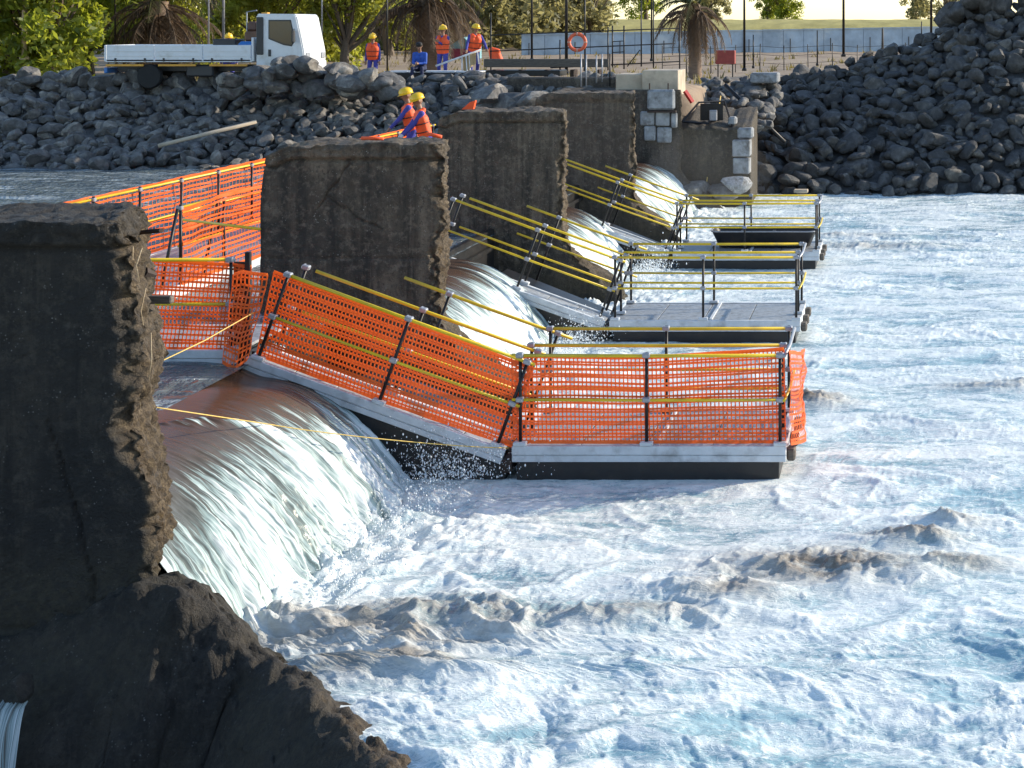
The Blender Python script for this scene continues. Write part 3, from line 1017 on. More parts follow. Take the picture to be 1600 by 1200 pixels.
ga = math.radians(-20.0)
def gw(s, h, y=Y1 + .085, base=(-7.385, Y1, 1.40)):
    return (base[0] + s * math.cos(ga) - h * math.sin(ga), y, base[2] + s * math.sin(ga) + h * math.cos(ga))
make_net([gw(-.06, 1.0), gw(1.6, .99), gw(3.12, .97)], [gw(.08, .03), gw(1.6, .02), gw(3.22, .05)], 'long sloping orange net along the near gangway', 21, seed=1, amp=.35, bulge=.012)
pz = .37
make_net([(-4.36, Y1 + .085, pz + 1.02), (-2.8, Y1 + .085, pz + 1.0), (-1.22, Y1 + .085, pz + 1.10)],
         [(-4.33, Y1 + .085, pz + .03), (-2.8, Y1 + .085, pz + .03), (-1.20, Y1 + .085, pz + .03)],
         'orange net hung flat along the near floating platform', 21, .047, seed=5, amp=.7, bulge=.012)
make_net([(-1.2, Y1 - .02, pz + 1.08), (-1.13, Y1 + .7, pz + .92), (-1.14, Y1 + 1.5, pz + .8)],
         [(-1.18, Y1 - .04, pz + .03), (-1.0, Y1 + .5, pz - .06), (-1.08, Y1 + 1.5, pz - .02)],
         'slack orange net bulging round the downstream end of the near platform', 17, .06, seed=8, bulge=.09, normal=(1, 0, 0), amp=2.5)
make_net([(-12.0, Y1 + .085, 2.55), (-9.2, Y1 + .085, 2.53), (-7.6, Y1 + .085, 2.44), (-7.36, Y1 + .085, 2.42)],
         [(-12.0, Y1 + .085, 1.5), (-9.2, Y1 + .085, 1.5), (-7.6, Y1 + .085, 1.46), (-7.5, Y1 + .085, 1.42)],
         'orange net left of the near gangway, ending behind the nearest pier', 19, .046, seed=12, amp=.8, bulge=.012)
make_net([(-12.1, 22.7, 2.58), (-12.1, 27.0, 2.58), (-12.1, 32.0, 2.60), (-12.1, 42.4, 2.58)],
         [(-12.1, 22.7, 1.48), (-12.1, 27.0, 1.48), (-12.1, 32.0, 1.48), (-12.1, 42.4, 1.48)],
         'long outer orange net of the upstream walkway, stretching away beside the calm water', 14, .14, .034, .010, seed=16, normal=(-1, 0, 0), amp=1.6, bulge=.04)
make_net([(-10.22, 23.1, 2.55), (-10.22, 24.5, 2.62), (-10.22, 30.0, 2.58), (-10.22, 36, 2.55)],
         [(-10.22, 23.1, 1.48), (-10.22, 24.5, 1.48), (-10.22, 30.0, 1.48), (-10.22, 36, 1.48)],
         'inner orange net of the upstream walkway, just left of the cracked pier', 14, .12, .032, .010, seed=19, normal=(1, 0, 0), amp=1.8, bulge=.04)

# bundle of slack net between the landing and the gangway
make_net([(-7.5, Y1 - .04, 2.36), (-7.38, Y1 - .03, 2.40), (-7.1, Y1 - .04, 2.36)],
         [(-7.62, Y1 - .06, 1.36), (-7.45, Y1 - .14, 1.30), (-7.34, Y1 - .05, 1.38)],
         'narrow gathered piece of orange net bridging landing and gangway', 17, .05, seed=23, amp=3.0, bulge=.06)

# ropes
def rope(pts, label, r=.006):
    return tag(MB().tube(pts, r, 6).build('rope', M_ROPE, None, True), label, 'rope', 'ropes at the near weir bay')
rope([W(240, 570, 14.3), W(320, 532, 16.5), W(395, 489, 18.3)], 'thin pale rope rising from the near pier to the orange net')
p0, p1, p2 = W(240, 636, 14.4), np.array((-6.42, 16.5, 1.10)), W(795, 700, 18.35)
pts = [p0 + (p1 - p0) * k for k in np.linspace(0, 1, 6)]
pts += [p1 + (p2 - p1) * k + np.array((0, 0, -.10 * 4 * k * (1 - k) + .06 * math.sin(math.pi * k))) for k in np.linspace(0, 1, 14)[1:]]
rope(pts, 'thin yellow rope dragging over the top of the near waterfall', .006)

# black trough standing on the farthest platform
tr = thing('trough', 'black shallow trough on the deck of the farthest platform', 'trough', (-3.9, Y3 + .55, .36))
def ring(x0, x1, y0, y1, z, r=.18, n=5):
    out = []
    for (cx, cy, a0) in ((x1 - r, y1 - r, 0), (x0 + r, y1 - r, 90), (x0 + r, y0 + r, 180), (x1 - r, y0 + r, 270)):
        for k in range(n):
            a_ = math.radians(a0 + 90 * k / (n - 1)); out.append((cx + r * math.cos(a_), cy + r * math.sin(a_), z))
    return out
rings = [ring(.15, 2.15, .1, .8, 0), ring(0, 2.3, 0, .9, .34), ring(.03, 2.27, .03, .87, .34), ring(.18, 2.12, .13, .77, .05)]
vv_ = [p for r_ in rings for p in r_]; n_ = len(rings[0])
ff_ = [tuple(range(n_ - 1, -1, -1))] + [(i * n_ + k, i * n_ + (k + 1) % n_, (i + 1) * n_ + (k + 1) % n_, (i + 1) * n_ + k) for i in range(3) for k in range(n_)] + [tuple(3 * n_ + k for k in range(n_))]
shade_auto(obj_from('hull', vv_, ff_, M_HULL, tr))
MB().tube(ring(-.01, 2.31, -.01, .91, .345) + [ring(-.01, 2.31, -.01, .91, .345)[0]], .018, 6, False).build('rim', M_CLAMP, tr, True)
for k in (.6, 1.3):
    MB().box((k, .06, .26), (k + .07, .84, .29), .005).build('thwart', M_STEEL, tr)


# black stop gates holding back the far half of each gated bay
for (yy, y1_, nm) in ((Y1, PIER_FRONT[1], 'near'), (Y2, PIER_FRONT[2], 'middle'), (Y3, PIER_FRONT[3], 'farthest')):
    gt = thing('stop_gate', 'black steel stop gate beside the %s gangway' % nm, 'gate', (-7.5, yy + .3, -.95), 0, 'stop gates between gangway and pier')
    hh_ = 2.35; ww_ = y1_ - yy - .28
    MB().box((0, 0, 0), (.10, ww_, hh_), .01).build('plate', M_HULL, gt)
    for k in range(5):
        MB().box((.102, .02, .2 + k * .45), (.19, ww_ - .02, .28 + k * .45), .01).build('rib', M_HULL, gt)

# ------------------------------------------------------------------ spray
def make_spray(name, label, n, fn, rmin, rmax, seed):
    rg = np.random.default_rng(seed)
    ph = (1 + 5 ** .5) / 2
    ov = np.array([(1, 0, 0), (-1, 0, 0), (0, 1, 0), (0, -1, 0), (0, 0, 1), (0, 0, -1)], float)
    of = np.array([(0, 2, 4), (2, 1, 4), (1, 3, 4), (3, 0, 4), (2, 0, 5), (1, 2, 5), (3, 1, 5), (0, 3, 5)])
    P = fn(rg, n)
    r = rmin * (rmax / rmin) ** (rg.random(len(P)) ** 2.2)
    st = np.stack([r, r, r * (1 + 1.2 * rg.random(len(P)))], 1)
    V = P[:, None, :] + ov[None] * st[:, None, :]
    Fc = of[None] + (np.arange(len(P)) * 6)[:, None, None]
    o = obj_from(name, V.reshape(-1, 3), Fc.reshape(-1, 3), M_DROP, None, True)
    return tag(o, label, kind='stuff')


def toe_spray(y0, y1, hmax):
    def fn(rg, n):
        y = rg.uniform(y0, y1, n)
        x = -5.30 + rg.normal(0, .22, n) + .25
        z = np.abs(rg.normal(0, hmax * .40, n)) * (.4 + rg.random(n)) + .05
        return np.stack([x + z * .25, y, z], 1)
    return fn
def splash(c, s, h):
    def fn(rg, n):
        x = c[0] + rg.normal(0, s[0], n); y = c[1] + rg.normal(0, s[1], n)
        z = c[2] + np.abs(rg.normal(0, h, n))
        return np.stack([x, y, z], 1)
    return fn
make_spray('spray', 'fine spray at the foot of the near waterfall', 3600, toe_spray(14.2, 18.4, .34), .002, .010, 1)
make_spray('spray', 'flying drops in front of the black hull under the near gangway', 1300, splash((-5.0, 18.2, .05), (.38, .08, 0), .26), .003, .013, 2)
make_spray('spray', 'spray at the foot of the second waterfall', 3500, toe_spray(23.0, 26.4, .5), .003, .013, 3)
make_spray('spray', 'spray at the foot of the third waterfall', 2500, toe_spray(31.2, 34.4, .5), .004, .016, 4)

# ------------------------------------------------------------------ rock banks
import bmesh
def ico(n):
    bm = bmesh.new(); bmesh.ops.create_icosphere(bm, subdivisions=n, radius=1.0)
    co = np.array([v.co for v in bm.verts]); fc = np.array([[v.index for v in f.verts] for f in bm.faces]); bm.free()
    return co, fc
ICO2, ICOF2 = ico(3)
ICO1, ICOF1 = ico(2)


def rock_shape(seed, co, angular=1.0):
    rg = np.random.default_rng(seed)
    n = rg.normal(size=(11, 3)); n /= np.linalg.norm(n, axis=1, keepdims=True)
    d = rg.uniform(.62, 1.0, 11)
    dots = co @ n.T
    r = np.where(dots > .05, d[None] / np.maximum(dots, .05), 9.0)
    k = 11.0 * angular
    rr = -np.log(np.sum(np.exp(-k * r), 1) + np.exp(-k * 1.12)) / k
    rr = rr * (1 + .05 * fbm(co[:, 0] * 2 + seed, co[:, 1] * 2, co[:, 2] * 2, 3))
    v = co * rr[:, None]
    s = np.array((rg.uniform(1.0, 1.35), rg.uniform(.8, 1.1), rg.uniform(.62, .85)))
    return v * s


ROCK_V = [rock_shape(100 + i, ICO2, 1.0 if i < 6 else 3.2) for i in range(14)]
ROCK_LO = [rock_shape(100 + i, ICO1, 1.0 if i < 6 else 3.2) for i in range(14)]


def rock_meshes(mat):
    out = []
    for i_, v in enumerate(ROCK_V):
        o = obj_from('rock', v, ICOF2, mat, None, True)
        if i_ >= 5: o.data.set_sharp_from_angle(angle=math.radians(19))
        out.append(o.data); bpy.data.objects.remove(o)
    return out


def make_bank(name, label, pts, radii, mat, surf, keep=300, seed=0, kinds=range(14)):
    """pts: rock centres; the largest in view are parts of their own, the rest one mass"""
    rg = np.random.default_rng(seed)
    root = obj_from(name, *surf, mat, None, True)
    tag(root, label, kind='structure')
    mes = rock_meshes(mat)
    n = len(pts)
    px = CX + pts[:, 0] * F / pts[:, 1]
    py = CY + (ZC - pts[:, 2]) * F / pts[:, 1]
    vis = (px > -15) & (px < 1615)
    score = np.where(vis, radii / pts[:, 1], 0) * (1 + .0001 * rg.random(n))
    order = np.argsort(-score)
    V = []; Fc = []; b = 0
    for rank, i in enumerate(order):
        e = Matrix.Rotation(rg.uniform(0, 6.28), 4, 'Z') @ Matrix.Rotation(rg.normal(0, .45), 4, 'X') @ Matrix.Rotation(rg.normal(0, .45), 4, 'Y')
        M = Matrix.Translation(Vector(pts[i])) @ e @ Matrix.Diagonal((radii[i], radii[i], radii[i], 1))
        k = int(rg.choice(list(kinds)))
        if rank < keep:
            link_mesh('rock', mes[k], root, M)
        else:
            A = np.array(M)
            v = ROCK_LO[k] @ A[:3, :3].T + A[:3, 3]
            V.append(v); Fc.append(ICOF1 + b); b += len(v)
    if V:
        r = obj_from('rock_mass', np.concatenate(V), np.concatenate(Fc), mat, root, True)
        r['kind'] = 'stuff'; r.data.set_sharp_from_angle(angle=math.radians(27))
    return root


def scatter(n_u, n_v, fn, rad, seed):
    """jittered grid on a surface fn(u, v) -> xyz; rad(rg) -> radius"""
    rg = np.random.default_rng(seed)
    P = []; R = []
    for i in range(n_u):
        for j in range(n_v):
            a = (i + .5 + rg.uniform(-.5, .5) + .5 * (j % 2)) / n_u; b = (j + .5 + rg.uniform(-.45, .45)) / n_v
            r = rad(rg)
            p = np.array(fn(a, b)); p = p + rg.normal(0, .05, 3); p[2] += r * rg.uniform(-.1, .25)
            P.append(p); R.append(r)
    return np.array(P), np.array(R)


def left_surf(a, b):
    X = -27.5 + 19.5 * a
    y = 43.3 + 4.9 * b
    z = 1.12 + 2.45 * b + .18 * float(perlin(X * .35, b * 2, 4.0))
    return (X, y, z)
ga_ = np.linspace(-.3, 1.0, 60); gb_ = np.linspace(-.12, 1.15, 20)
LS = np.array([left_surf(a, min(b, 1.0)) for b in gb_ for a in ga_]); 
for q, b in enumerate(gb_):
    if b > 1: LS[q * 60:(q + 1) * 60, 1] += (b - 1) * 8; LS[q * 60:(q + 1) * 60, 2] -= (b - 1) * 6
LS[:, 2] -= .12
P1, R1 = scatter(66, 20, left_surf, lambda rg: .13 + .12 * rg.random() ** 1.5, 1)
P2, R2 = scatter(34, 10, left_surf, lambda rg: .18 + .12 * rg.random(), 2)
P2[:, 2] += .06
P3, R3 = scatter(26, 1, lambda a, b: (-27.5 + 12.8 * a, 47.6, 3.55), lambda rg: .26 + .22 * rg.random(), 3)
make_bank('rock_bank', 'dark basalt boulder bank above the calm water, left of the piers', np.concatenate([P1, P2, P3]), np.concatenate([R1, R2, R3]), M_ROCK, (LS, grid_faces(20, 60)), 300, 5, range(4, 14))


def right_top(X):
    return float(np.interp(X, [-7, -4.6, -3.2, -2.0, -.8, .3, 1.6, 2.4, 3.4, 4.6, 10, 16], [2.9, 3.25, 3.45, 3.75, 4.1, 4.5, 5.0, 5.5, 5.95, 6.05, 6.2, 6.2]))
def right_surf(a, b):
    X = -5.6 + 15.6 * a
    zt = right_top(X)
    y = 49.6 + 8.3 * b + .9 * max(0, (-4.2 - X))
    z = -.15 + (zt + .05) * (b ** .82) + .15 * float(perlin(X * .4, b * 2.4, 7.0))
    return (X, y, z)
ga_ = np.linspace(-.02, 1.05, 60); gb_ = np.linspace(-.08, 1.5, 24)
RS = np.array([right_surf(a, float(np.clip(b, 0, 1))) for b in gb_ for a in ga_])
for q, b in enumerate(gb_):
    if b > 1: RS[q * 60:(q + 1) * 60, 1] += (b - 1) * 9; RS[q * 60:(q + 1) * 60, 2] -= (b - 1) * 5
    if b < 0: RS[q * 60:(q + 1) * 60, 2] -= .6
RS[:, 2] -= .14
P1, R1 = scatter(42, 22, right_surf, lambda rg: .17 + .14 * rg.random() ** 1.4, 11)
P2, R2 = scatter(24, 12, right_surf, lambda rg: .24 + .15 * rg.random(), 12)
P2[:, 2] += .08
P3, R3 = scatter(11, 2, lambda a, b: (1.8 + 8 * a, 57.3 + .9 * b, right_top(1.8 + 8 * a) + .1), lambda rg: .36 + .22 * rg.random(), 13)
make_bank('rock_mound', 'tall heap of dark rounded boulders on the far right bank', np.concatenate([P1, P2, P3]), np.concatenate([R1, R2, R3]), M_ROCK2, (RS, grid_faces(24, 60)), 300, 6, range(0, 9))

# pile of large boulders in front of the truck cab
rg = np.random.default_rng(21)
P = []; R = []
for i in range(46):
    a = rg.random(); h = (1 - abs(a - .42) * 1.35) * .95
    b = rg.random() ** 1.2
    P.append((-18.9 + 4.6 * a, 45.6 + .9 * b + rg.normal(0, .15), 3.25 + h * (1 - .0 * b) * rg.uniform(.0, 1.0) + .1)); R.append(rg.uniform(.26, .44))
pile = thing('boulder_pile', 'pile of large dark boulders in front of the truck cab', 'boulders', (-16.6, 46, 3.2))
mes = rock_meshes(M_ROCK)
for p, r in zip(P, R):
    M = Matrix.Translation(Vector(p) - Vector((-16.6, 46, 3.2))) @ Matrix.Rotation(rg.uniform(0, 6), 4, 'Z') @ Matrix.Rotation(rg.normal(0, .6), 4, 'X') @ Matrix.Diagonal((r, r, r, 1))
    link_mesh('boulder', mes[int(rg.integers(4, 14))], pile, M)
# slabs of stone sliding off the bank by the fourth pier
for i, (px, py, r) in enumerate([(760, 138, .55), (800, 150, .62), (838, 148, .5), (770, 158, .45), (815, 130, .42)]):
    pass

# ------------------------------------------------------------------ abutment and walls beyond the last bay
AB = 46.0
uvw, faces = lattice(60, 14, 90)
u_, v_, w_ = uvw.T
X = -9.6 + 3.6 * u_; Y = AB + 3.5 * v_; Z = -1.2 + 4.55 * w_
q = 9.1
rag = fbm(Y * 1.1, Z * 1.4, q, 4, .6)
e = smooth(-6.5, -6.0, X)
X2 = X - .6 * v_ * e + e * (.09 * rag) + u_ ** 3 * 1.35 * smooth(1.25, -.2, Z) ** 1.4
Y2 = Y + np.where(v_ < .5, -1, 1) * (.03 * fbm(X * 1.4, Z * 1.4, q, 4)) - .5 * smooth(1.0, -.3, Z) * (v_ < .5)
Z2 = Z + (w_ > .98) * .05 * rag
abut = thing('abutment', 'brown concrete abutment with whitewashed blocks past the last pier', 'abutment')
obj_from('body', np.stack([X2, Y2, Z2], -1), faces, M_ABUT, abut, True, {'broken': np.clip(e * (u_ > .97) * .7 + .15 * e, 0, 1), 'algae': smooth(1.2, .3, Z + .4 * rag) * .45})
def blk(px0, py0, px1, py1, d, dep, mat, parent, name, bev=.03):
    a = W(px0, py1, d); b = W(px1, py0, d)
    return MB().box((a[0], d, a[2]), (b[0], d + dep, b[2]), bev).build(name, mat, parent)
blk(1011, 140, 1054, 172, AB - .16, .3, M_LIME, abut, 'whitewashed_block', .06)
for (x0, y0, x1, y1) in ((1000, 174, 1022, 196), (1024, 174, 1046, 197), (1006, 197, 1024, 220), (1026, 199, 1049, 223), (1048, 176, 1058, 200)):
    blk(x0, y0, x1, y1, AB - .10, .2, M_LIME, abut, 'whitewashed_block', .035)
blk(1003, 110, 1060, 150, AB + .35, 1.6, M_CREAM, abut, 'pale_top_block', .02)
blk(962, 116, 1004, 148, AB + .5, 1.4, M_CREAM, abut, 'pale_top_block', .02)
for px in (1015, 1044):
    MB().tube([W(px, 150, AB - .02), W(px, 130, AB - .02)], .02, 6).build('rebar', M_RUST, abut)
blk(1011, 173, 1056, 176, AB - .2, .15, M_RUST, abut, 'steel_ledge', .01)

rw = thing('retaining_wall', 'dark stained retaining wall between abutment and boulder heap', 'wall')
uvw, faces = lattice(50, 6, 50)
u_, v_, w_ = uvw.T
X = -6.4 + 2.35 * u_; Y = 46.5 + 2.6 * v_; Z = -1.0 + 3.2 * w_ + .5 * v_ * (w_ > .99)
Y2 = Y - (v_ < .5) * .05 * fbm(X * 1.5, Z * 1.5, 4, 4)
obj_from('face', np.stack([X, Y2, Z + (w_ > .99) * .1 * fbm(X * 2, 0, 3, 3)], -1), faces, M_PIER, rw, True, {'broken': 0 * X + .05, 'algae': .35 + smooth(1.6, .2, Z) * .5})
# steel hopper frame on the wall
hop = thing('hopper', 'black steel hopper frame lying on the retaining wall', 'hopper')
D_ = 46.9
for a, b, r in (((1066, 190), (1144, 197), .035), ((1066, 190), (1092, 160), .03), ((1092, 160), (1132, 158), .03), ((1144, 197), (1132, 158), .03)):
    MB().tube([W(*a, D_), W(*b, D_ + .5)], r, 6).build('bar', M_STEEL, hop)
blk(1094, 162, 1130, 188, D_ + .45, .05, M_STEEL, hop, 'back_plate', .01)
blk(1108, 172, 1120, 189, D_ + .25, .15, M_CLAMP, hop, 'bracket', .02)
# pale block pillar
pil = thing('block_pillar', 'short pillar of pale concrete blocks at the foot of the boulder heap', 'pillar')
blk(1144, 219, 1172, 245, 46.2, .6, M_LIME, pil, 'block', .03)
blk(1145, 247, 1171, 272, 46.2, .6, M_LIME, pil, 'block', .03)
blk(1152, 200, 1176, 217, 46.4, .55, M_LIME, pil, 'block', .05)
blk(1137, 183, 1150, 196, 46.9, .5, M_LIME, pil, 'block', .05)
mats_r = rock_meshes(M_LIME)
def loose(px, py, d, r, k, label, mat_mesh=None, sq=(1, 1, 1), name='boulder', cat='boulder'):
    o = link_mesh(name, (mat_mesh or mes)[k], None, Matrix.Translation(Vector(W(px, py, d))) @ Matrix.Rotation(k, 4, 'Z') @ Matrix.Diagonal((r * sq[0], r * sq[1], r * sq[2], 1)))
    return tag(o, label, cat)
loose(1150, 287, 46.0, .36, 10, 'pale boulder at the foot of the block pillar', mats_r, (1, 1, 1.1))
loose(1085, 298, 46.0, .5, 4, 'brown boulder in the foam below the retaining wall')
loose(1130, 302, 46.3, .5, 5, 'dark boulder in the foam right of the hanging cable')
for i, (px, py, r, k, lb) in enumerate([(765, 152, .62, 8, 'angular slab boulder nearest to the orange vest on the bank'), (803, 163, .70, 9, 'large angular boulder just left of the last pier top'),
                               (742, 165, .45, 10, 'small angular boulder above the third pier'), (836, 155, .52, 11, 'angular boulder leaning against the last pier')]):
    loose(px, py, 45.6 - .2 * i, r, k, lb, None, (1.2, 1, .8))
# dark rubble between the abutment and the boulder heap
rg2 = np.random.default_rng(77)
rub = thing('rubble', 'dark rubble slope between the abutment and the boulder heap', 'rubble', (-5.3, 50.5, 2.0))
for i in range(150):
    x_ = rg2.uniform(-7.0, -3.6); y_ = rg2.uniform(49.2, 53.5); z_ = np.interp(y_, [49.0, 53.5], [2.0, 3.35]) + rg2.normal(0, .08)
    r_ = rg2.uniform(.14, .30)
    link_mesh('stone', mes[int(rg2.integers(0, 12))], rub, Matrix.Translation((x_ + 5.3, y_ - 50.5, z_ - 2.0)) @ Matrix.Rotation(rg2.uniform(0, 6), 4, 'Z') @ Matrix.Rotation(rg2.normal(0, .5), 4, 'X') @ Matrix.Diagonal((r_, r_, r_, 1)))
# debris on the boulder heap
def stick(a, b, r, mat, name, label, cat, n=6):
    o = MB().tube([a, (np.asarray(a) + np.asarray(b)) / 2, b], r, n).build(name, mat, None, True)
    return tag(o, label, cat)
stick(W(1133, 132, 51.5), W(1226, 222, 50.2), .06, M_STEEL, 'steel_pole', 'long black steel pole leaning down the boulder heap', 'pole')
stick(W(1126, 150, 50.0), W(1104, 285, 46.3), .018, M_ROPE, 'cable', 'pale cable hanging down the retaining wall', 'cable')
stick(W(247, 228, 43.2), W(401, 190, 44.2), .055, M_CREAM, 'pale_pole', 'long pale pole lying across the left boulder bank', 'pole', 8)
o = blk(1172, 114, 1216, 130, 52.2, 1.0, M_LIME, None, 'concrete_slab', .05); tag(o, 'grey concrete slab lying on top of the boulder heap', 'slab')
o = blk(1240, 297, 1262, 302, 49.0, .4, M_CREAM, None, 'pale_plank', .02); tag(o, 'pale plank at the waterline of the boulder heap', 'plank')
for i, (px, py, lb) in enumerate([(1068, 158, 'red board'), ]):
    o = MB().tube([W(1070, 142, 46.6), W(1082, 160, 46.6)], .07, 4).build('red_board', simple('red_paint', (.45, .03, .025), .5), None)
    tag(o, 'red painted board leaning beside the abutment', 'board')

# ------------------------------------------------------------------ flatbed truck on the left bank
M_WHITE = simple('white_truck_paint', (.66, .68, .70), .32, 0, .06, 3, 0, (.50, .49, .46))
M_GLASS = simple('dark_glass', (.03, .035, .035), .06, 0, .2, 3)
M_TYRE = simple('tyre_rubber', (.015, .015, .015), .85, 0, .3, 10)
M_AMBER = simple('amber_reflector', (.62, .30, .03), .4, 0, .2, 8)
M_BLUEP = simple('blue_plastic', (.03, .16, .45), .4)
M_GREYP = simple('dark_trim', (.03, .03, .032), .5)
TX, TY, TZ = -22.95, 46.9, 3.35
truck = thing('flatbed_truck', 'white flatbed truck parked behind the boulders on the left bank', 'truck', (TX, TY, TZ))
Lb, Wt = 4.28, 1.85
MB().box((0, 0, .78), (Lb, Wt, .86), .01).build('bed_floor', M_WHITE, truck)
for i in range(3):
    a = .02 + i * (Lb - .04) / 3; b = .02 + (i + 1) * (Lb - .04) / 3
    for y in (0.0, Wt - .05):
        p = MB().box((a + .01, y, .80), (b - .01, y + .05, 1.28), .012).build('side_panel', M_WHITE, truck)
        yy = y - .012 if y == 0 else y + .05
        for z in (.96, 1.1):
            MB().box((a + .08, yy, z), (b - .08, yy + .012, z + .02), 0).build('pressing', M_WHITE, p)
        for s in (a + .25, b - .3):
            MB().box((s, yy - .012, .80), (s + .05, yy + .014, .9), .004).build('hinge', M_GREYP, p)
MB().box((-.04, .0, .80), (.012, Wt, 1.28), .01).build('tailgate', M_WHITE, truck)
MB().box((Lb - .02, .02, .80), (Lb + .05, Wt - .02, 1.5), .01).build('headboard', M_WHITE, truck)
for x in (.02, 1.55, 3.05):
    MB().box((x, -.03, .66), (x + 1.1, .02, .72), .005).build('side_marker', M_AMBER, truck)
MB().box((.1, .5, .50), (5.6, .62, .68), .01).build('chassis_rail', M_GREYP, truck)
MB().box((.1, Wt - .62, .50), (5.6, Wt - .5, .68), .01).build('chassis_rail', M_GREYP, truck)
MB().box((2.3, .12, .35), (3.1, .5, .7), .04).build('fuel_tank', M_GREYP, truck)
MB().box((-.10, .1, .45), (.0, Wt - .1, .62), .02).build('rear_bumper', M_BLUEP, truck)
def wheel(x, y):
    w = bpy.data.objects.new('wheel', None); col.objects.link(w); w.parent = truck; w.location = (x, y, .36); w.rotation_euler = (math.pi / 2, 0, 0)
    t = MB().lathe([(.20, -.10), (.33, -.10), (.36, -.06), (.36, .06), (.33, .10), (.20, .10)], 24).build('tyre', M_TYRE, w); shade_auto(t)
    r = MB().lathe([(.05, -.06), (.19, -.07), (.205, -.09), (.205, .09), (.19, .07), (.05, .06)], 20).build('rim', M_CLAMP, w); shade_auto(r)
for x in (1.25, 5.05):
    wheel(x, .13); wheel(x, Wt - .13)
# cab: side profile (x, z) extruded across
Cx = Lb + .12
CS = .74
prof_ = [(0, .55), (0, 2.16), (.10, 2.20), (1.50, 2.19), (1.60, 2.14), (1.86, 1.22), (1.90, 1.05), (1.90, .50), (1.55, .42), (1.50, .62), (1.35, .80), (1.10, .84), (.86, .78), (.72, .55)]
cab = MB().prism([(Cx + p[0] * CS, p[1]) for p in prof_], 1, .02, Wt - .02).build('cab', M_WHITE, truck)
bm = bmesh.new(); bm.from_mesh(cab.data)
bmesh.ops.recalc_face_normals(bm, faces=bm.faces)
bmesh.ops.bevel(bm, geom=[e_ for e_ in bm.edges if len(e_.link_faces) == 2 and e_.calc_face_angle(0) > .6], offset=.035, segments=2, affect='EDGES')
bm.to_mesh(cab.data); bm.free(); shade_auto(cab, 30)
def side_poly(pts, name, mat, off, th, parent=truck):
    return MB().prism([(Cx + p[0] * CS, p[1]) for p in pts], 1, .02 - off - th, .02 - off).build(name, mat, parent)
door = side_poly([(.42, .75), (.40, 2.08), (1.44, 2.08), (1.64, 1.45), (1.62, .9), (1.36, .88), (1.1, .93), (.8, .88), (.7, .75)], 'door', M_WHITE, .001, .012)
side_poly([(.50, 1.46), (.50, 2.02), (1.39, 2.02), (1.56, 1.42), (1.42, 1.24), (1.1, 1.28)], 'window_seal', M_GREYP, .014, .006, door)
side_poly([(.54, 1.49), (.54, 1.98), (1.36, 1.98), (1.52, 1.42), (1.40, 1.28), (1.1, 1.32)], 'window', M_GLASS, .021, .004, door)
side_poly([(.50, .95), (.50, 1.15), (.60, 1.15), (.60, .95)], 'handle', M_GREYP, .014, .02, door)
MB().box((Cx + .02, -.02, 1.0), (Cx + .22, .018, 2.1), .02).build('air_intake', M_GREYP, truck)
# windscreen, a slab along the raked front
def front_slab(z0, z1, off, th, y0, y1, name, mat):
    a = np.array((1.60 * CS, 2.14)); b = np.array((1.86 * CS, 1.22)); d = b - a; n = np.array((-d[1], d[0])); n = n / np.linalg.norm(n)
    if n[0] < 0: n = -n
    p = [a + d * z0 + n * off, a + d * z1 + n * off, a + d * z1 + n * (off + th), a + d * z0 + n * (off + th)]
    return MB().prism([(Cx + q_[0], q_[1]) for q_ in p], 1, y0, y1).build(name, mat, truck)
front_slab(.06, .97, .002, .006, .10, Wt - .1, 'windscreen', simple('dusty_glare_windscreen', (.62, .60, .55), .12))  # pane coloured pale for the sun glare on it, with some dust
MB().box((Cx + 1.903 * CS, .08, .55), (Cx + 1.96 * CS, Wt - .08, .80), .03).build('front_bumper', M_WHITE, truck)
for y in (.15, Wt - .45):
    MB().box((Cx + 1.903 * CS, y, .88), (Cx + 1.903 * CS + .03, y + .3, 1.05), .02).build('headlight', M_CLAMP, truck)
for y in (-.22, Wt + .06):
    mm = MB().box((Cx + 1.50 * CS, y, 1.35), (Cx + 1.50 * CS + .08, y + .16, 1.72), .03).build('mirror', M_GREYP, truck)
    MB().tube([(Cx + 1.54 * CS, y + .08, 1.7), (Cx + 1.40 * CS, .5 if y < 0 else Wt - .5, 1.9)], .014, 6).build('mirror_arm', M_GREYP, mm)
MB().box((Cx + .12, .1, 2.195), (Cx + .3, .3, 2.24), .01).build('roof_marker', M_AMBER, truck)
# cargo on the bed
o = MB().box((TX + 2.75, TY + .9, TZ + .862), (TX + 3.45, TY + 1.6, TZ + 1.45), .03).build('cargo_box', M_GREYP, None); tag(o, 'dark box standing on the truck bed', 'box')
o = MB().box((TX + 3.55, TY + .75, TZ + .862), (TX + 4.2, TY + 1.3, TZ + 1.38), .08).build('blue_bundle', M_BLUEP, None); tag(o, 'blue bundle on the truck bed against the cab', 'bundle')
gen = thing('machine', 'rusty brown machine on the truck bed behind the cab', 'machine', (TX + 3.3, TY + 1.25, TZ + 1.36))
MB().box((.25, 0, .02), (.85, .5, .32), .05).build('housing', simple('brown_machine', (.16, .08, .045), .6, 0, .3), gen)
MB().box((.32, .05, .32), (.62, .45, .62), .06).build('engine', simple('brown_engine', (.12, .06, .04), .6, 0, .3), gen)
MB().tube([(.30, .1, .3), (.30, .1, .9), (.6, .1, .95)], .02, 6).build('pipe', M_CLAMP, gen)

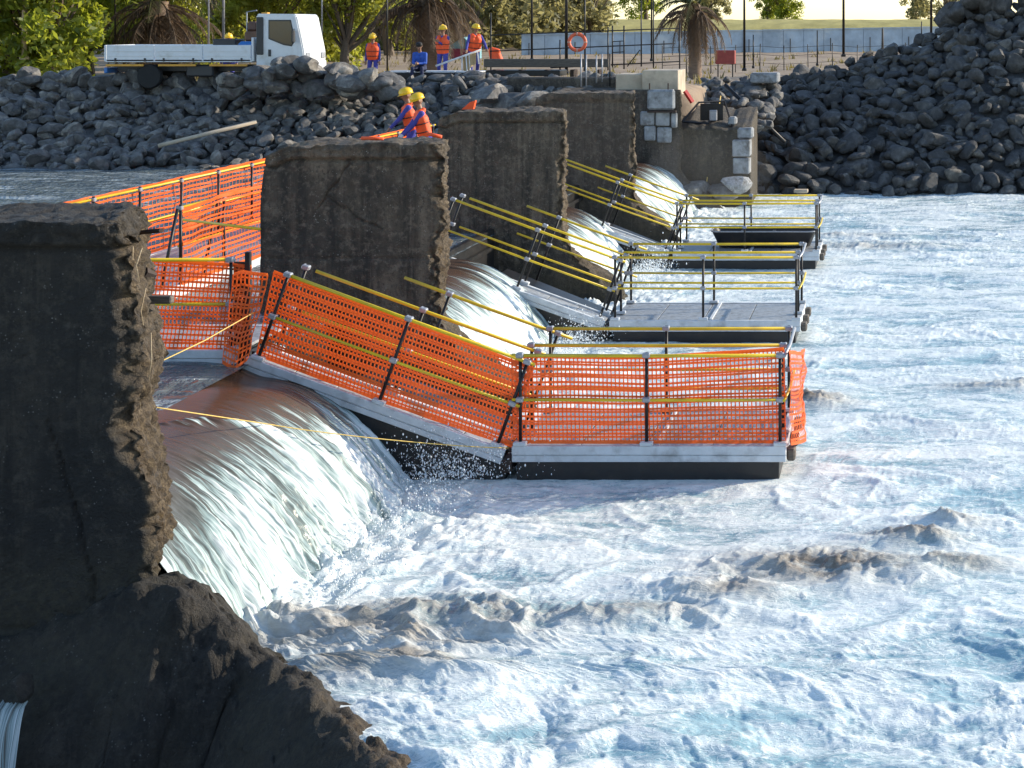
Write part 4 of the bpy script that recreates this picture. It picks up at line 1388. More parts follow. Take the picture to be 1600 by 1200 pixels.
# ------------------------------------------------------------------ people
M_SKIN = simple('skin', (.26, .14, .085), .55, 0, .08, 10)
M_COVER = simple('blue_coverall', (.055, .06, .30), .85, 0, .2, 9, .2)
M_JACKET = simple('bright_blue_jacket', (.02, .085, .42), .7, 0, .2, 9, .2)
M_TROUS = simple('navy_trousers', (.018, .025, .07), .85, 0, .2, 9)
M_BOOT = simple('dark_boot', (.02, .018, .016), .7)
M_VEST = simple('orange_life_vest', (.88, .10, .018), .6, 0, .12, 6, .2)
M_HELM = simple('yellow_helmet', (.80, .50, .02), .3, 0, .05)
M_HAIR = simple('black_hair', (.01, .009, .008), .7)
M_GLOVE = simple('pale_glove', (.52, .54, .58), .8)
M_EYE = simple('eye', (.02, .015, .012), .2)
M_LIP = simple('lip', (.20, .07, .06), .5)
M_STRAP = simple('black_strap', (.015, .015, .017), .6)


def capsule(V, Fc, a, b, ra, rb, n=10):
    a = np.asarray(a, float); b = np.asarray(b, float)
    d = b - a; L = np.linalg.norm(d)
    if L < 1e-6: d = np.array((0, 0, 1.0)); L = 1e-6
    t = d / L
    up = np.array((0, 0, 1.0)) if abs(t[2]) < .9 else np.array((1.0, 0, 0))
    x = np.cross(t, up); x /= np.linalg.norm(x); y = np.cross(t, x)
    rings = []
    for k in range(1, 4):
        w = math.pi / 2 * k / 4
        rings.append((a - t * ra * math.cos(w), ra * math.sin(w)))
    rings.append((a, ra)); rings.append((b, rb))
    for k in (3, 2, 1):
        w = math.pi / 2 * k / 4
        rings.append((b + t * rb * math.cos(w), rb * math.sin(w)))
    base = len(V)
    V.append(a - t * ra)
    for c, r in rings:
        for k in range(n):
            w = 2 * math.pi * k / n
            V.append(c + r * (math.cos(w) * x + math.sin(w) * y))
    V.append(b + t * rb)
    m = len(rings)
    for k in range(n):
        Fc.append((base, base + 1 + (k + 1) % n, base + 1 + k))
        for i in range(m - 1):
            p = base + 1 + i * n
            Fc.append((p + k, p + (k + 1) % n, p + n + (k + 1) % n, p + n + k))
        Fc.append((base + 1 + m * n, base + 1 + (m - 1) * n + k, base + 1 + (m - 1) * n + (k + 1) % n))


def remeshed(caps, voxel, smooth_it=4):
    V = []; Fc = []
    for c in caps: capsule(V, Fc, *c[:4])
    o = obj_from('tmp', V, Fc)
    md = o.modifiers.new('r', 'REMESH'); md.mode = 'VOXEL'; md.voxel_size = voxel
    ms = o.modifiers.new('s', 'SMOOTH'); ms.iterations = smooth_it; ms.factor = .5
    dg = bpy.context.evaluated_depsgraph_get()
    me = bpy.data.meshes.new_from_object(o.evaluated_get(dg))
    bpy.data.objects.remove(o)
    me.polygons.foreach_set('use_smooth', np.ones(len(me.polygons), dtype=bool))
    return me


def ik(a, t, l1, l2, bend):
    a = np.asarray(a, float); t = np.asarray(t, float)
    d = t - a; L = np.linalg.norm(d)
    L2 = min(L, (l1 + l2) * .995)
    dr = d / L
    x = (l1 * l1 - l2 * l2 + L2 * L2) / (2 * L2)
    h = math.sqrt(max(0, l1 * l1 - x * x))
    b = np.asarray(bend, float); b = b - dr * (b @ dr); b /= np.linalg.norm(b)
    return a + dr * x + b * h, a + dr * L2


def make_person(label, loc, yaw, hip=(0, 0, .94), lean=0.0, side=0.0, hands=None, feet=None, head_pitch=0.0, head_yaw=0.0, vest=True, helmet=True, suit=None,
                legs=None, gloves=False, scale=1.0, hood=False):
    """local frame: facing -Y, z up, feet near z = 0"""
    suit = suit or M_COVER; legs = legs or suit
    root = thing('person', label, 'person', loc, yaw, 'workers at the weir')
    root.scale = (scale,) * 3
    hip = np.array(hip, float)
    R = Matrix.Rotation(-lean, 3, 'X').to_4x4() if False else Matrix.Rotation(lean, 3, 'X') @ Matrix.Rotation(side, 3, 'Y')
    R = np.array(R)
    tor = lambda p: hip + R @ np.array(p, float)
    waist, chest, neck = tor((0, 0, .15)), tor((0, 0, .36)), tor((0, .01, .56))
    shL, shR = tor((.175, 0, .47)), tor((-.175, 0, .47))
    HR = np.array(Matrix.Rotation(head_yaw, 3, 'Z') @ Matrix.Rotation(head_pitch, 3, 'X'))
    hd = lambda p: neck + R @ np.array((0, 0, .05)) + HR @ np.array(p, float)
    caps = []
    def C(a, b, ra, rb, part): caps.append((np.asarray(a, float), np.asarray(b, float), ra, rb, part))
    # trunk
    C(hip + R @ np.array((.07, 0, 0)), waist + R @ np.array((.055, 0, 0)), .115, .105, 'legs'); C(hip + R @ np.array((-.07, 0, 0)), waist + R @ np.array((-.055, 0, 0)), .115, .105, 'legs')
    C(waist + R @ np.array((.055, 0, 0)), chest + R @ np.array((.075, 0, 0)), .105, .115, 'suit'); C(waist + R @ np.array((-.055, 0, 0)), chest + R @ np.array((-.075, 0, 0)), .105, .115, 'suit')
    C(chest + R @ np.array((.075, 0, 0)), tor((.12, 0, .46)), .115, .075, 'suit'); C(chest + R @ np.array((-.075, 0, 0)), tor((-.12, 0, .46)), .115, .075, 'suit')
    C(tor((-.12, 0, .47)), tor((.12, 0, .47)), .07, .07, 'suit')
    C(tor((0, .01, .46)), hd((0, 0, .02)), .06, .052, 'skin')
    # head
    C(hd((0, .015, .12)), hd((0, .02, .15)), .092, .088, 'skin'); C(hd((0, -.025, .055)), hd((0, -.02, .10)), .058, .075, 'skin')
    C(hd((0, -.085, .105)), hd((0, -.108, .085)), .011, .016, 'skin')
    for s in (-1, 1):
        C(hd((.088 * s, .02, .10)), hd((.09 * s, .022, .13)), .014, .018, 'skin')
        C(hd((.02 * s, -.083, .128)), hd((.045 * s, -.072, .130)), .010, .010, 'skin')
    # arms
    hands = hands or ((.24, -.05, .80), (-.24, -.05, .80))
    handinfo = []
    for s, sh, tgt in ((1, shL, hands[0]), (-1, shR, hands[1])):
        el, wr = ik(sh, tgt, .285, .25, (s * .6, .7, -.5))
        C(sh, el, .060, .046, 'suit'); C(el, wr, .046, .034, 'suit')
        d = (wr - el) / np.linalg.norm(wr - el)
        sd = np.cross(d, (0, -1, 0.2)); sd /= np.linalg.norm(sd)
        nn_ = np.cross(sd, d)
        C(wr, wr + d * .075, .030, .032, 'hand'); C(wr + d * .04 + sd * .022, wr + d * .085 + sd * .024, .018, .016, 'hand'); C(wr + d * .04 - sd * .022, wr + d * .085 - sd * .024, .018, .016, 'hand')
        for k, ln in zip((-1.5, -.5, .5, 1.5), (.060, .072, .076, .066)):
            b0 = wr + d * .085 + sd * .019 * k
            b1 = b0 + d * ln * .55 + nn_ * .006
            b2 = b1 + (d * .8 + nn_ * .6) * ln * .5
            C(b0, b1, .0095, .009, 'hand'); C(b1, b2, .009, .008, 'hand')
        th0 = wr + d * .035 + sd * .03
        C(th0, th0 + d * .035 + sd * .03, .012, .011, 'hand'); C(th0 + d * .035 + sd * .03, th0 + d * .065 + sd * .036 + nn_ * .01, .011, .009, 'hand')
    # legs
    feet = feet or ((.11, 0, 0), (-.11, 0, 0))
    for s, ft in ((1, feet[0]), (-1, feet[1])):
        h0 = hip + R @ np.array((.095 * s, 0, -.02)); ft = np.array(ft, float)
        kn, an = ik(h0, ft + np.array((0, .02, .09)), .43, .42, (s * .12, -1, .1))
        C(h0, kn, .090, .060, 'legs'); C(kn, an, .060, .043, 'legs')
        C(an + np.array((0, .03, -.045)), an + np.array((s * .015, -.15, -.052)), .040, .036, 'boot')
    me = remeshed(caps, .0105)
    mats = {'suit': suit, 'legs': legs, 'skin': M_SKIN, 'hand': M_GLOVE if gloves else M_SKIN, 'boot': M_BOOT}
    names = list(mats)
    for k in names: me.materials.append(mats[k])
    ctr = np.empty(len(me.polygons) * 3, dtype=np.float32); me.polygons.foreach_get('center', ctr); ctr = ctr.reshape(-1, 3)
    best = np.full(len(ctr), 9.0); lab = np.zeros(len(ctr), dtype=np.int32)
    for a, b, ra, rb, part in caps:
        ab = b - a
        t = np.clip(((ctr - a) @ ab) / (ab @ ab + 1e-9), 0, 1)
        dd = np.linalg.norm(ctr - (a + t[:, None] * ab), axis=1) - (ra + (rb - ra) * t)
        m = dd < best
        best[m] = dd[m]; lab[m] = names.index(part)
    me.polygons.foreach_set('material_index', lab)
    body = link_mesh('body', me, root)
    # face
    for s in (-1, 1):
        e_ = MB().lathe([(.001, -.011), (.008, -.007), (.011, 0), (.008, .007), (.001, .011)], 10).build('eye', M_EYE, root, True)
        e_.location = hd((.032 * s, -.082, .115))
    mo = MB().box((-.022, -.006, -.004), (.022, .006, .004), .003).build('mouth', M_LIP, root); mo.location = hd((0, -.083, .045)); mo.rotation_euler = Matrix(HR).to_euler()
    HM = Matrix(HR).to_4x4()
    if helmet:
        pr = [(.118, -.005), (.128, .0), (.125, .035), (.112, .075), (.085, .105), (.05, .122), (.012, .128)]
        h_ = MB().lathe(pr, 20)
        h_.v = [(x * .95, y * 1.12, z) for x, y, z in h_.v]
        ho = h_.build('helmet', M_HELM, root, True); ho.matrix_local = Matrix.Translation(Vector(hd((0, .012, .142)))) @ HM
        br_ = MB().lathe([(.10, -.008), (.150, -.012), (.152, -.004), (.11, .004)], 20); br_.v = [(x * .9, y * 1.08 - .012, z) for x, y, z in br_.v]
        br_.build('brim', M_HELM, ho, True)
        MB().tube([(0, 1.12 * r_ * s_, z_ + .003) for r_, z_, s_ in [(q_[0], q_[1], -1) for q_ in pr[2:]] + [(q_[0], q_[1], 1) for q_ in pr[:1:-1]]], .009, 6).build('ridge', M_HELM, ho, True)
    else:
        h_ = MB().lathe([(.098, -.01), (.104, .03), (.094, .07), (.065, .10), (.012, .112)], 18)
        ho = h_.build('hair', M_HAIR, root, True); ho.matrix_local = Matrix.Translation(Vector(hd((0, .026, .135)))) @ HM
    if vest:
        vc = []
        def VC(a, b, ra, rb): vc.append((np.asarray(a, float), np.asarray(b, float), ra, rb))
        for s in (-1, 1):
            VC(tor((.07 * s, -.015, .06)), tor((.09 * s, -.02, .34)), .135, .142)
            VC(tor((.09 * s, -.02, .34)), tor((.105 * s, -.01, .47)), .140, .088)
            VC(tor((.075 * s, -.075, .12)), tor((.085 * s, -.075, .38)), .085, .088)
            VC(tor((.075 * s, .06, .52)), tor((.05 * s, -.085, .46)), .052, .055)
        VC(tor((.08, .065, .52)), tor((-.08, .065, .52)), .05, .05)
        vm = remeshed(vc, .014, 5); vm.materials.append(M_VEST)
        vo = link_mesh('life_vest', vm, root)
        for z in (.10, .27):
            pts = []
            for k in range(25):
                w = 2 * math.pi * k / 24
                rx = .212 + .03 * (z > .2); ry = .150 + .018 * (z > .2)
                pts.append(tor((rx * math.cos(w), -.032 + ry * math.sin(w), z)))
            MB().tube(pts, .011, 6, False).build('strap', M_STRAP, vo, True)
    return root


# two workers beyond the cracked pier, legs hidden by it
MB_ = MB().box((-10.9, 32.2, .9), (-8.7, 34.0, 2.02), .03)
wp = MB_.build('work_float', M_HULL, None); tag(wp, 'black work float behind the cracked pier, carrying two workers', 'float')
def at(px, py, d): return tuple(W(px, py, d))
gx0 = W(662, 200, 33.0)[0]; gx1 = W(630, 200, 33.5)[0]
make_person('worker bending down in orange vest, front one of the two beyond the cracked pier', (gx0, 33.0, 2.02), math.radians(-68), (0, .05, .88), .24, 0, ((.05, -.52, .76), (-.12, -.55, .74)),
            head_pitch=.35, gloves=True, scale=1.03)
make_person('worker facing left with visor, standing behind the bending one beyond the cracked pier', (gx1, 33.75, 2.06), math.radians(-72), (0, .12, .93), .20, 0, ((.1, -.42, .86), (-.12, -.45, .80)),
            head_pitch=.25, scale=1.02)
# workers on the left bank
g = 3.36
make_person('worker in orange vest standing alone behind the boulder pile', (W(583, 0, 53)[0], 53.0, 3.20), 0, (0, 0, .93), .06, 0, head_pitch=.3, scale=.97)
make_person('bareheaded man in bright blue jacket sitting and looking at his hands', (W(655, 0, 50)[0], 50.0, g), 0, (0, .20, .50), .28, 0, ((.04, -.16, .66), (-.05, -.17, .66)),
            ((.16, -.27, .0), (-.17, -.27, .0)), head_pitch=.55, vest=False, helmet=False, suit=M_JACKET, legs=M_TROUS)
make_person('tall worker in orange vest standing with a hand raised to his face', (W(692, 0, 51.5)[0], 51.5, g), math.radians(-12), (0, 0, .95), .02, 0, ((-.02, -.22, 1.28), (.02, -.14, 1.48)), head_pitch=.1, scale=1.02)
make_person('worker in orange vest leaning on the white frame with one foot forward', (W(741, 0, 51.8)[0], 51.8, g + .10), math.radians(25), (0, .02, .93), .12, .06, ((.34, -.32, .98), (-.30, -.30, .96)),
            ((.10, .14, 0), (-.14, -.22, .0)), head_pitch=.15, head_yaw=.4)
make_person('worker in yellow helmet half hidden behind the truck bed', (W(358, 0, 49.6)[0], 49.6, 3.2), math.radians(10), (0, 0, .93), .08, 0, head_pitch=.1, vest=True, scale=.98)

# dark bench-like pontoon the man sits on, and odds and ends on the bank
pt = thing('stored_pontoon', 'low black pontoon with pale top lying on the bank behind the workers', 'pontoon', (W(604, 0, 50.5)[0], 50.12, g))
MB().box((0, 0, -.05), (3.0, 1.2, .36), .03).build('hull', M_HULL, pt)
for i in range(4):
    MB().box((.02 + i * .75, .02, .362), (.75 + i * .75, 1.18, .41), .01).build('top_panel', M_ALU, pt)
fr = thing('white_frame', 'white tubular frame with a tan cloth hung on it, held by the workers', 'frame')
d = 50.6
M_WTUBE = simple('white_tube', (.72, .71, .68), .45)
MB().tube([W(681, 103, d), W(751, 78, d)], .03, 8).build('top_tube', M_WTUBE, fr, True)
for (a, b) in (((722, 88), (722, 122)), ((733, 84), (736, 127)), ((746, 80), (748, 100)), ((728, 86), (731, 124))):
    MB().tube([W(*a, d), W(*b, d)], .02, 6).build('leg', M_WTUBE, fr, True)
ct = np.array([[W(724 + 20 * a_, 88 - 8 * a_ + 27 * b_ - 8 * a_ * b_, d + .03 + .05 * math.sin(a_ * 9)) for a_ in np.linspace(0, 1, 14)] for b_ in np.linspace(0, 1, 10)])
cl = obj_from('cloth', np.concatenate([ct.reshape(-1, 3), ct.reshape(-1, 3) + np.array((0, .01, 0))]), np.concatenate([grid_faces(10, 14), grid_faces(10, 14)[:, ::-1] + 140]), simple('tan_cloth', (.42, .31, .17), .9), fr, True)
# folded vest hanging on the rail
vm = remeshed([(np.array((0, 0, 0.)), np.array((.1, 0, -.32)), .10, .14), (np.array((.18, .02, -.06)), np.array((.26, .0, -.34)), .10, .14), (np.array((0, 0, .05)), np.array((.2, 0, .0)), .09, .09)], .02, 5)
vm.materials.append(M_VEST); vo = link_mesh('hanging_vest', vm); vo.location = W(768, 80, 51.2); tag(vo, 'orange life vest hung on the black railing', 'vest')
# blue tent beyond the workers
tn = thing('tent', 'small teal tent beyond the standing workers', 'tent', tuple(W(722, 92, 62)))
MB().prism([(-.5, 0), (.45, 0), (.45, .45), (.05, .85), (-.5, .5)], 1, 0, 1.2).build('canvas', simple('teal_canvas', (.16, .33, .38), .8), tn)
MB().box((-.42, -.03, .02), (.3, -.005, .4), .01).build('flap', simple('maroon_cloth', (.22, .03, .06), .8), tn)
# small orange things on the pier tops
def otube(a, b, r, label):
    tag(MB().tube([a, b], r, 8).build('orange_tube', M_VEST, None, True), label, 'tube')
otube(W(565, 216, 22.2), W(599, 217, 22.2), .027, 'short orange tube lying on top of the cracked pier')
otube(W(668, 209, 22.3), W(690, 214, 22.3), .025, 'short orange tube at the right corner of the cracked pier top')
mb = MB().prism([(-.12, 0), (.10, 0), (.14, .17), (.04, .14)], 1, 0, .12); o = mb.build('orange_wedge', M_VEST, None); o.location = W(731, 171, 30.5); tag(o, 'small orange wedge on top of the third pier', 'wedge')

# ------------------------------------------------------------------ fence, railing and posts on the bank
rail = thing('bank_railing', 'black scaffold railing on the bank behind the last pier', 'railing')
d = 50.2
def rb(a, b, r=.022, name='rail', dd=d, n=6): MB().tube([W(*a, dd), W(*b, dd)], r, n).build(name, M_STEEL, rail, True)
rb((765, 55), (1062, 44)); rb((765, 80), (1055, 68)); rb((860, 106), (1062, 96))
for px, y0, y1 in ((767, 20, 122), (875, 62, 112), (950, 42, 110), (957, 40, 105), (975, 40, 108), (1002, 0, 104), (1021, 0, 106), (1062, 36, 132)):
    rb((px, y0), (px, y1), .024, 'post')
for y in (65, 82):
    rb((957, y), (975, y - 1), .016, 'rung')
rb((980, 104), (1000, 78), .018, 'brace')
wk = thing('steel_gantry', 'dark timber and steel walkway end on the bank above the last pier', 'gantry')
a = W(757, 104, 49.4); b = W(952, 88, 49.4)
MB().box((a[0], 49.3, a[2] - .02), (b[0], 49.5, b[2] - .08), .02).build('edge_beam', M_WOODG, wk)
MB().box((a[0], 49.52, a[2] - .3), (a[0] + 2.3, 50.6, a[2] - .12), .02).build('platform', M_STEEL, wk)
for k in range(5):
    MB().box((a[0] + .2 + k * .8, 49.55, a[2] - .42), (a[0] + .32 + k * .8, 50.2, a[2] - .1), .02).build('stub', M_RUST, wk)
# lifebuoy
lb = thing('lifebuoy', 'orange lifebuoy hung on the black railing', 'lifebuoy', tuple(W(902, 66, 50.1)))
pts = [(.255 * math.cos(k / 24 * 2 * math.pi), 0, .255 * math.sin(k / 24 * 2 * math.pi)) for k in range(25)]
MB().tube(pts, .055, 10, False).build('ring', simple('faded_orange', (.66, .12, .05), .55), lb, True)
for k in (0, 6, 12, 18):
    w0 = k / 24 * 2 * math.pi
    MB().tube([(.255 * math.cos(w0 + s), 0, .255 * math.sin(w0 + s)) for s in (-.08, 0, .08)], .058, 10).build('band', simple('pale_band', (.55, .33, .25), .6), lb, True)
# rods standing on top of the last pier
for i, (px, y0, y1, lb_) in enumerate(((908, 84, 136, 'steel rod, leftmost of the bundle behind the last pier'), (916, 86, 137, 'steel rod, second of the bundle behind the last pier'), (932, 86, 130, 'pale steel rod with a foot behind the last pier'),
                                       (941, 84, 128, 'steel rod, second from the right behind the last pier'), (953, 84, 135, 'steel rod, rightmost behind the last pier'))):
    o = MB().tube([W(px, y1, 46.4), W(px, y0, 46.4)], .022, 6).build('steel_rod', M_CLAMP if i != 4 else M_STEEL, None, True); tag(o, lb_, 'rod', 'rods behind the last pier')
ws = thing('bank_wall', 'low pale concrete wall on the bank behind the last pier', 'wall')
a = W(790, 140, 47.2); b = W(965, 121, 47.2)
MB().box((a[0], 47.3, 2.6), (b[0], 47.8, b[2] + .0), .04).build('wall', M_ABUT, ws)

# slim dark posts along the far bank
def lamp(px, y1, d, top, r, label, arm=False, mat=M_STEEL, name='fence_post', cat='post'):
    p = W(px, y1, d)
    root = thing(name, label, cat, tuple(p), 0, 'slim posts along the bank')
    MB().tube([(0, 0, 0), (0, 0, top)], [r, r * .75], 8).build('shaft', mat, root, True)
    MB().lathe([(r * 1.8, -.02), (r * 1.8, .06), (r, .10)], 8).build('foot', mat, root)
    if arm:
        MB().tube([(0, 0, top), (.5, 0, top + .12)], r * .5, 6).build('arm', mat, root)
        MB().box((.4, -.06, top + .08), (.75, .06, top + .15), .02).build('lamp_head', mat, root)
    return root
lamp(885, 116, 53, 5.5, .055, 'stoutest black post beside the lifebuoy', True)
lamp(831, 95, 55, 4.5, .04, 'black post left of the lifebuoy, in front of the blue wall')
lamp(914, 110, 52, 3.0, .03, 'black post just right of the lifebuoy')
lamp(1018, 95, 60, 5.0, .035, 'black post between lifebuoy and dry palm')
lamp(1163, 110, 62, 5.5, .05, 'tall black post right of the dry palm', True)
lamp(1318, 88, 70, 5.5, .06, 'tall black post standing in the middle of the boulder heap skyline', True)
lamp(1455, 62, 75, 5.5, .06, 'tall black post near the top of the boulder heap')
lamp(1177, 106, 63, 1.3, .03, 'short black fence post next to the tall post by the red box')
lamp(1277, 102, 62, 1.35, .03, 'short black fence post in the brown field')
lamp(1379, 78, 66, .9, .05, 'short stout wooden post above the boulder heap', mat=M_WOODG)
lamp(1440, 62, 70, .8, .03, 'short post nearest the summit of the boulder heap')
lamp(605, 115, 56, 4.0, .03, 'thin post just left of the sitting man')
lamp(180, 92, 60, 4.5, .04, 'dark post left of the left palm', mat=M_WOODG)
lamp(326, 80, 56, 4.5, .03, 'thin grey post right of the left palm', mat=M_CLAMP)
lamp(349, 70, 60, 4.5, .06, 'thick grey post behind the truck bed', mat=M_CLAMP)
lamp(503, 90, 60, 4.5, .035, 'thin grey post right of the truck cab', True, M_CLAMP)
lamp(38, 92, 55, 3.4, .09, 'pale bare trunk-like post at the far left', mat=M_WOODL)

# red box on the bank
rx = thing('red_box', 'faded red box on two legs on the bank beyond the boulder heap', 'box', tuple(W(1132, 108, 58)))
MB().box((-.33, 0, .18), (.38, .3, .68), .02).build('box', simple('faded_red', (.34, .07, .06), .7, 0, .2), rx)
for s in (-.25, .28):
    MB().tube([(s, .15, -.3), (s, .15, .2)], .025, 6).build('leg', M_STEEL, rx)

# long blue wall across the field
bw = thing('blue_wall', 'long low blue wall across the brown field', 'wall')
M_BLUEW = simple('blue_wall_paint', (.36, .44, .52), .75, 0, .25, 1.2, .1, (.52, .57, .60))
A = np.array((W(815, 92, 88)[0], 88.0)); B = np.array((W(1640, 62, 101)[0], 101.0))
n = 26
for i in range(n):
    p = A + (B - A) * i / n; q = A + (B - A) * (i + 1) / n
    z = float(ground_height(np.array(p[0]), np.array(p[1])))
    dv = (q - p) / np.linalg.norm(q - p); nv = np.array((-dv[1], dv[0]))
    ht = 1.22 + .05 * (i % 3 == 1) * 0
    z0 = 3.45 + .42 * i / n; z1 = z0 + ht + .12 * i / n
    P = lambda s, o_, zz: (p[0] + (q - p)[0] * s + nv[0] * o_, p[1] + (q - p)[1] * s + nv[1] * o_, zz)
    v = [P(.01, 0, z0 - .3), P(.99, 0, z0 - .3), P(.99, 0, z1), P(.01, 0, z1), P(.01, .15, z0 - .3), P(.99, .15, z0 - .3), P(.99, .15, z1), P(.01, .15, z1)]
    f = [(0, 1, 2, 3), (5, 4, 7, 6), (1, 5, 6, 2), (4, 0, 3, 7), (3, 2, 6, 7)]
    obj_from('wall_panel', v, f, M_BLUEW, bw)
    v = [P(0, -.05, z1 + .003), P(1, -.05, z1 + .003), P(1, .2, z1 + .003), P(0, .2, z1 + .003), P(0, -.05, z1 + .08), P(1, -.05, z1 + .08), P(1, .2, z1 + .08), P(0, .2, z1 + .08)]
    obj_from('coping', v, [(0, 1, 5, 4), (4, 5, 6, 7), (2, 3, 7, 6), (0, 3, 2, 1)], M_BLUEW, bw)
    if i % 2 == 0:
        MB().tube([P(.3, -.12, z0 - .2), P(.3, -.12, z0 + .8)], .03, 5).build('bracket', M_STEEL, bw)


# ------------------------------------------------------------------ trees
def leaf_material(name, cols, trans):
    N = Nodes(name)
    g = N.n('ShaderNodeNewGeometry')
    c = N.ramp(g.outputs['Random Per Island'], [(0.0, cols[0]), (.5, cols[1]), (1.0, cols[2])])
    big = N.noise(g.outputs['Position'], .9, 3)
    c = N.mix(N.ramp(big, [(.4, 0.0), (.65, .3)]), c, cols[0])
    a = N.bsdf(c, .55)
    b = N.n('ShaderNodeBsdfTranslucent', {'Color': (*trans, 1)}).outputs[0]
    return N.done(N.n('ShaderNodeMixShader', {0: .5, 1: a, 2: b}).outputs[0])
M_BARK = wood_material('bark', (.07, .05, .035), (.17, .13, .095))
M_LEAF_A = leaf_material('leaf_green', [(.050, .085, .015), (.105, .145, .020), (.22, .23, .03)], (.48, .53, .05))
M_LEAF_B = leaf_material('leaf_yellowgreen', [(.09, .12, .02), (.17, .19, .03), (.28, .27, .04)], (.55, .56, .07))
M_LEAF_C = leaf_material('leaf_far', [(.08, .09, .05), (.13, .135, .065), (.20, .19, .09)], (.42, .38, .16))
M_FROND = leaf_material('dead_frond', [(.075, .048, .030), (.14, .095, .06), (.23, .165, .11)], (.20, .13, .07))
M_FRONDG = leaf_material('green_frond', [(.05, .065, .02), (.09, .10, .03), (.14, .13, .05)], (.16, .15, .04))
M_PTRUNK = wood_material('palm_trunk', (.10, .065, .045), (.26, .18, .125))


def leaf_cloud(rg, blobs, n, size):
    """leaf-shaped quads spread through the outer shells of many blobs"""
    k = rg.integers(0, len(blobs), n)
    B = np.array(blobs)[k]
    dirs = rg.normal(size=(n, 3)); dirs /= np.linalg.norm(dirs, axis=1, keepdims=True)
    rad = rg.random(n) ** .45
    P = B[:, :3] + dirs * (rad * B[:, 3])[:, None]
    t = rg.normal(size=(n, 3)); t /= np.linalg.norm(t, axis=1, keepdims=True)
    b = np.cross(t, dirs + .6 * rg.normal(size=(n, 3))); b /= np.linalg.norm(b, axis=1, keepdims=True) + 1e-9
    s = size * rg.uniform(.6, 1.35, n)[:, None]
    V = np.stack([P - t * s, P + b * s * .42, P + t * s, P - b * s * .42], 1).reshape(-1, 3)
    return V, np.arange(n * 4).reshape(-1, 4)


def make_tree_meshes(seed, h, w, mat, n, size, trunk_h):
    rg = np.random.default_rng(seed)
    tb = MB()
    top = np.array((rg.normal(0, .2), rg.normal(0, .2), trunk_h))
    tb.tube([(0, 0, -.2), top * .5 + np.array((.08, .05, 0)), top], [h * .035, h * .026, h * .02], 8)
    blobs = []
    for i in range(20):
        a = rg.uniform(0, 2 * math.pi); rr = w * .5 * rg.random() ** .6
        z = h * .10 + h * .88 * rg.random() ** .9
        k = 1 - abs(z / h - .5) * 1.0
        c = np.array((rr * k * math.cos(a), rr * k * math.sin(a), z))
        st = top * min(1.0, .35 + .6 * z / h)
        tb.tube([st, (st + c) / 2 + rg.normal(0, .1, 3), c], [h * .013, h * .008, h * .003], 5, False)
        for q in range(4):
            o_ = rg.normal(0, w * .11, 3)
            blobs.append((*(c + o_), w * rg.uniform(.07, .16)))
    V, Fq = leaf_cloud(rg, blobs, n, size)
    t = tb.build('trunk', M_BARK); c = obj_from('crown', V, Fq, mat)
    tm, cm = t.data, c.data
    bpy.data.objects.remove(t); bpy.data.objects.remove(c)
    return tm, cm


TREES = {'a': make_tree_meshes(1, 7.5, 6.0, M_LEAF_A, 12000, .15, 2.2), 'a2': make_tree_meshes(2, 6.0, 5.5, M_LEAF_A, 11000, .15, 1.6),
         'b': make_tree_meshes(3, 8.0, 5.5, M_LEAF_B, 11000, .15, 2.0), 'b2': make_tree_meshes(4, 6.0, 4.5, M_LEAF_B, 10000, .14, 1.4),
         'c': make_tree_meshes(5, 9.0, 7.0, M_LEAF_C, 8000, .24, 2.4), 'c2': make_tree_meshes(6, 6.5, 6.0, M_LEAF_C, 7000, .22, 1.6)}
def tree(kind, px, d, label, s=1.0, rz=0.0, group='trees behind the bank', dz=-.05):
    X = (px - CX) * d / F
    z = float(ground_height(np.array(X), np.array(float(d))))
    r = thing('tree', label, 'tree', (X, d, z + dz), rz, group)
    r.scale = (s, s, s)
    link_mesh('trunk', TREES[kind][0], r); link_mesh('crown', TREES[kind][1], r)
tree('a', 10, 58, 'dense green tree at the far left edge, behind the pale trunk-like post', .95)
tree('a2', 78, 56, 'dense bushy green tree right of the pale trunk-like post', 1.0, 1.0)
tree('a', 140, 63, 'dark green tree left of the left palm', 1.0, 2.0)
tree('a2', -60, 57, 'green tree cut by the left picture edge', 1.1, 3.0)
tree('b', 330, 72, 'yellow-green tree directly right of the left palm', 1.0, .4)
tree('b2', 420, 68, 'sunlit yellow-green tree behind the truck bed', 1.2, 1.7)
tree('b', 470, 78, 'yellow-green tree behind the truck cab', 1.1, 2.6)
tree('b2', 538, 66, 'sunlit yellow-green tree right of the truck cab', 1.15, 4.0)
tree('b', 610, 88, 'dark yellow-green tree between truck and middle palm', 1.1, 5.0)
tree('b2', 265, 80, 'yellow-green tree hidden behind the left palm skirt', 1.1, .9)
tree('b', 380, 92, 'tall yellow-green tree above the truck bed', 1.2, 3.9)
tree('c2', 640, 100, 'dull green tree left of the middle palm', 1.3, 1.9)
tree('c', 570, 105, 'dull green tree above the lone worker', 1.2, 2.9)
tree('c2', 830, 105, 'pale scrub behind the black railing left of the lifebuoy', 1.1, .2)
tree('c2', 890, 125, 'pale scrub behind the lifebuoy', 1.2, 5.2)
tree('c', 200, 100, 'pale distant tree behind the left palm', 1.2, .7)
tree('c', 790, 110, 'pale distant tree right of the middle palm', 1.1, 1.1)
tree('c2', 745, 95, 'pale scrubby tree just behind the leaning worker', 1.0, 2.1)
tree('c', 860, 120, 'pale distant tree behind the stoutest black post', 1.2, 3.1)
tree('c2', 920, 112, 'grey-green distant tree right of the lifebuoy', 1.0, 4.1)
tree('c2', 700, 120, 'pale distant tree behind the middle palm', 1.3, 5.1)
